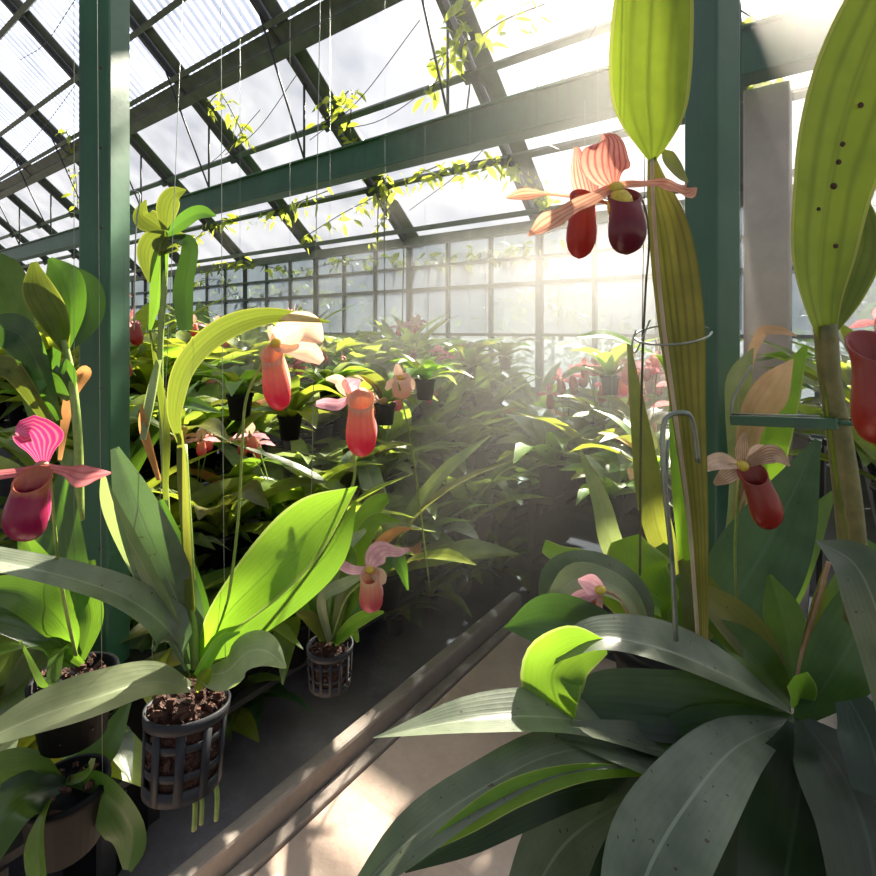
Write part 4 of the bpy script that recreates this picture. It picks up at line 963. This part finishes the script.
for pts, lab, nl, fn in vine_specs:
    P = crom([fn(*q) for q in pts], 40); rnd = random.Random(len(lab) * 7 + nl)
    c = P[0]; v = thing('climbing_vine', c, lab, 'vine')
    MB().tube(P, .006, 5).build('stem', M['stemdark'], v)
    mb = MB()
    for i in range(nl * 2):
        p = P[rnd.randrange(40)]; d = Vector((rnd.uniform(-1, 1), rnd.uniform(-1, 1), rnd.uniform(-1, .4))).normalized(); l = rnd.uniform(.07, .18)
        q = p + Vector((rnd.uniform(-.08, .08), rnd.uniform(-.08, .08), rnd.uniform(-.12, .05)))
        blade(mb, [q, q + d * l * .5, q + d * l + Vector((0, 0, -l * .2))], [.008, l * .4, .004], nrm=(rnd.uniform(-1, 1), rnd.uniform(-1, 1), rnd.uniform(-1, 1)), n=6, m=2)
    mb.build('foliage', M['vine'], v)
# tie wires and drip lines strung below the roof
def line(pts, r, mat, name, lab, cat):
    o = MB().tube(pts, r, 5).build(name, mat); return tag(o, lab, cat)
dl = [((470, 82), (466, 118)), ((478, 75), (505, 115)), ((378, 205), (376, 345)), ((384, 205), (385, 340)), ((404, 240), (402, 330)), ((430, 255), (428, 330)), ((486, 250), (486, 335)), ((560, 250), (562, 340))]
for i, ((x0, y0), (x1, y1)) in enumerate(dl):
    A = roofpt(x0, y0); k_ = A.y; B = W(x1, y1, k_)
    o = line([A, B], .008, M['framedark'], 'hanging_wire', 'thin straight wire hanging from the roof frame', 'wire'); o['group'] = 'straight wires hanging from the roof frame'
for i, ((x0, y0), (x1, y1)) in enumerate((((0, 175), (128, 10)), ((310, 140), (420, 20)), ((225, 155), (300, 70)), ((330, 130), (440, 80)), ((530, 100), (600, 20)), ((180, 180), (260, 110)), ((410, 210), (560, 60)), ((20, 60), (75, 0)), ((600, 60), (520, 110)), ((480, 80), (560, 150)))):
    A = roofpt(x0, y0, .3); B = roofpt(x1, y1, .25); m_ = (A + B) / 2 + Vector((0, 0, -.12))
    o = line(crom([A, m_, B], 12), .004, M['framedark'], 'slack_wire', 'slack thin wire strung under the glass roof', 'wire'); o['group'] = 'slack wires under the glass roof'
# curved support wires near the tall stalk
CW = thing('support_ring', W(680, 335, .50), 'looped wire ring round the tapering stalk', 'wire')
cc = W(672, 334, .52)
MB().tube([cc + Vector((math.cos(a) * .036, math.sin(a) * .03, .010 * math.sin(a * 1 + .6))) for a in [2 * PI * q / 32 for q in range(31)]], .0011, 6).build('ring', M['wirel'], CW)
MB().tube(crom([W(636, 330, .52), W(632, 345, .52), W(636, 352, .52), W(650, 320, .52)], 10), .0009, 6).build('hook', M['wirel'], CW)
HK = thing('support_hook', W(670, 600, .50), 'bent grey-green metal hook stake in front of the green post', 'hook')
MB().tube(crom([W(676, 640, .52), W(672, 560, .51), W(664, 480, .50), W(663, 430, .50), W(670, 415, .50), W(688, 414, .50), W(694, 430, .505), (W(698, 462, .51))], 40), .0026, 8).build('stake', M['wirel'], HK)
MB().tube(crom([W(672, 560, .508), W(666, 500, .505), W(668, 440, .502)], 12), .0018, 6).build('brace', M['wirel'], HK)
for i, (x, y0, y1, d, lab) in enumerate(((640, -60, 480, .75, 'fine dark cord hanging beside the twin blooms'), (741, -60, 330, .9, 'fine cord hanging beyond the green post'))):
    line([W(x + 8 if x < 700 else x, y0, d), W(x, y1, d)], .0007, M['wire'], 'drip_wire', lab, 'cord')

# leaf of the wavy plant by the ring
CUR = WL = thing('slipper_orchid', G(1.35, .0, .93), 'orchid with one horizontal lime leaf reaching out behind the twin-bloom stalk', 'orchid plant')
q = W(690, 640, 1.0); WL.location = (q.x, q.y, .93)
L([(690, 620, 1.0), (676, 480, .98), (664, 370, .92), (640, 350, .86), (610, 336, .84), (576, 337, .83)], [10, 18, 18, 18, 18, 4], 'lime', nrm=(0, -.5, 1), gut=.2, n=34)
L([(690, 620, 1.0), (655, 520, 1.0), (640, 430, 1.0), (628, 340, 1.0)], [14, 30, 20, 3], 'olive', nrm=(0, -1, .2), gut=.2)
L([(690, 620, 1.0), (620, 560, 1.0), (600, 500, 1.0), (580, 450, 1.0)], [14, 24, 18, 3], 'pale', nrm=(0, -1, .2), gut=.2)
L([(720, 620, 1.02), (742, 500, 1.0), (748, 430, .98), (768, 392, .96), (793, 359, .95)], [14, 20, 34, 46, 2], 'peach', nrm=(.3, -1, .1), gut=.15)
L([(716, 620, 1.02), (736, 500, 1.0), (738, 410, .99), (738, 378, .98), (753, 348, .97)], [14, 20, 34, 30, 2], 'pale', nrm=(.2, -1, .1), gut=.15)
L([(728, 620, 1.04), (760, 480, 1.02), (778, 400, 1.0), (806, 345, .98)], [14, 34, 36, 4], 'lime', nrm=(-.2, -1, .1), gut=.2)
L([(740, 620, 1.04), (745, 400, 1.02), (758, 338, 1.0), (776, 331, .98), (797, 336, .96)], [8, 8, 10, 12, 2], 'peach', nrm=(0, -1, .6), gut=.2)
pt = MB(); pt.lathe((q.x, q.y, 0), [(.0, .935), (.055, .935), (.065, 1.03), (.07, 1.03), (.07, 1.05), (.06, 1.05), (.06, 1.01), (0, 1.01)]); pt.build('pot', M['pot'], WL)

# ------------------------------------------------------------------ drifting mist
def mistmat(dens):
  m, nt, out = new_mat('mist'); N = NT(nt)
  vs_ = N.n('ShaderNodeVolumeScatter', i_Density=dens, i_Anisotropy=.7); vs_.inputs['Color'].default_value = (1, .97, .93, 1)
  N.l(vs_.outputs[0], out.inputs['Volume']); return m
def mistbox(s0, s1, t0, t1, z0, z1, lab, dens):
    mb = MB(); mb.box(G((s0 + s1) / 2, (t0 + t1) / 2, (z0 + z1) / 2), (s1 - s0, t1 - t0, z1 - z0), (n_, a_, up_))
    tag(mb.build('mist', mistmat(dens), None, smooth=False), lab, 'mist', kind='stuff')
mistbox(1.45, 4.75, .45, 2.7, .02, 2.05, 'thin drifting mist lit by the sun over the path and staging', MIST)
mistbox(.45, 4.75, -2.2, .44, 1.0, 3.6, 'bright mist in the sunlight round the twin blooms', .045)

# ------------------------------------------------------------------ daylight
SUN = Vector((.49, 1, SUNZ)).normalized()
sl = bpy.data.lights.new('sun', 'SUN'); sl.energy = SUNE; sl.angle = .02; sl.color = (1, .88, .69)
so = bpy.data.objects.new('sun', sl); COL.objects.link(so); so.rotation_euler = (-SUN).to_track_quat('-Z', 'Y').to_euler(); so.location = SUN * 20
w = bpy.data.worlds.new('sky'); sc.world = w; w.use_nodes = True; nt = w.node_tree; nt.nodes.clear(); N = NT(nt)
tc = N.n('ShaderNodeTexCoord').outputs['Generated']
dp = N.n('ShaderNodeVectorMath', operation='DOT_PRODUCT', i_0=tc); dp.inputs[1].default_value = SUN
dv = N.math('MAXIMUM', dp.outputs['Value'], 0.0)
sx = N.n('ShaderNodeSeparateXYZ', i_0=tc)
sky = N.mix(N.math('MULTIPLY', sx.outputs[2], 1.4, clamp=True), (.84, .86, .91), (.42, .49, .70))
nz = N.noise(2.5, 5, tc); sky = N.mix(N.math('MULTIPLY', N.math('SUBTRACT', nz, .45), 3.0, clamp=True), sky, (.88, .90, .96))
halo = N.math('ADD', N.math('MULTIPLY', N.math('POWER', dv, 12.0), 1.3), N.math('MULTIPLY', N.math('POWER', dv, 40.0), 5.0))
hc = N.n('ShaderNodeVectorMath', operation='SCALE'); hc.inputs[0].default_value = (1, .95, .86); N.l(halo, hc.inputs['Scale'])
ad = N.n('ShaderNodeVectorMath', operation='ADD', i_0=sky, i_1=hc.outputs[0])
up2 = N.math('GREATER_THAN', sx.outputs[2], -.01)
col = N.mix(up2, (.25, .25, .22), ad.outputs[0])
bg = N.n('ShaderNodeBackground', i_Color=col, i_Strength=SKYE); ow = N.n('ShaderNodeOutputWorld'); N.l(bg.outputs[0], ow.inputs[0])
sc.view_settings.view_transform = 'Standard'; sc.view_settings.look = 'None'; sc.view_settings.gamma = 1; sc.view_settings.exposure = EXPO
sc.cycles.max_bounces = 8; sc.cycles.diffuse_bounces = 4; sc.cycles.transparent_max_bounces = 24; sc.cycles.volume_bounces = 0
sc.cycles.use_denoising = True; sc.cycles.caustics_reflective = False; sc.cycles.caustics_refractive = False
sc.cycles.sample_clamp_indirect = 6
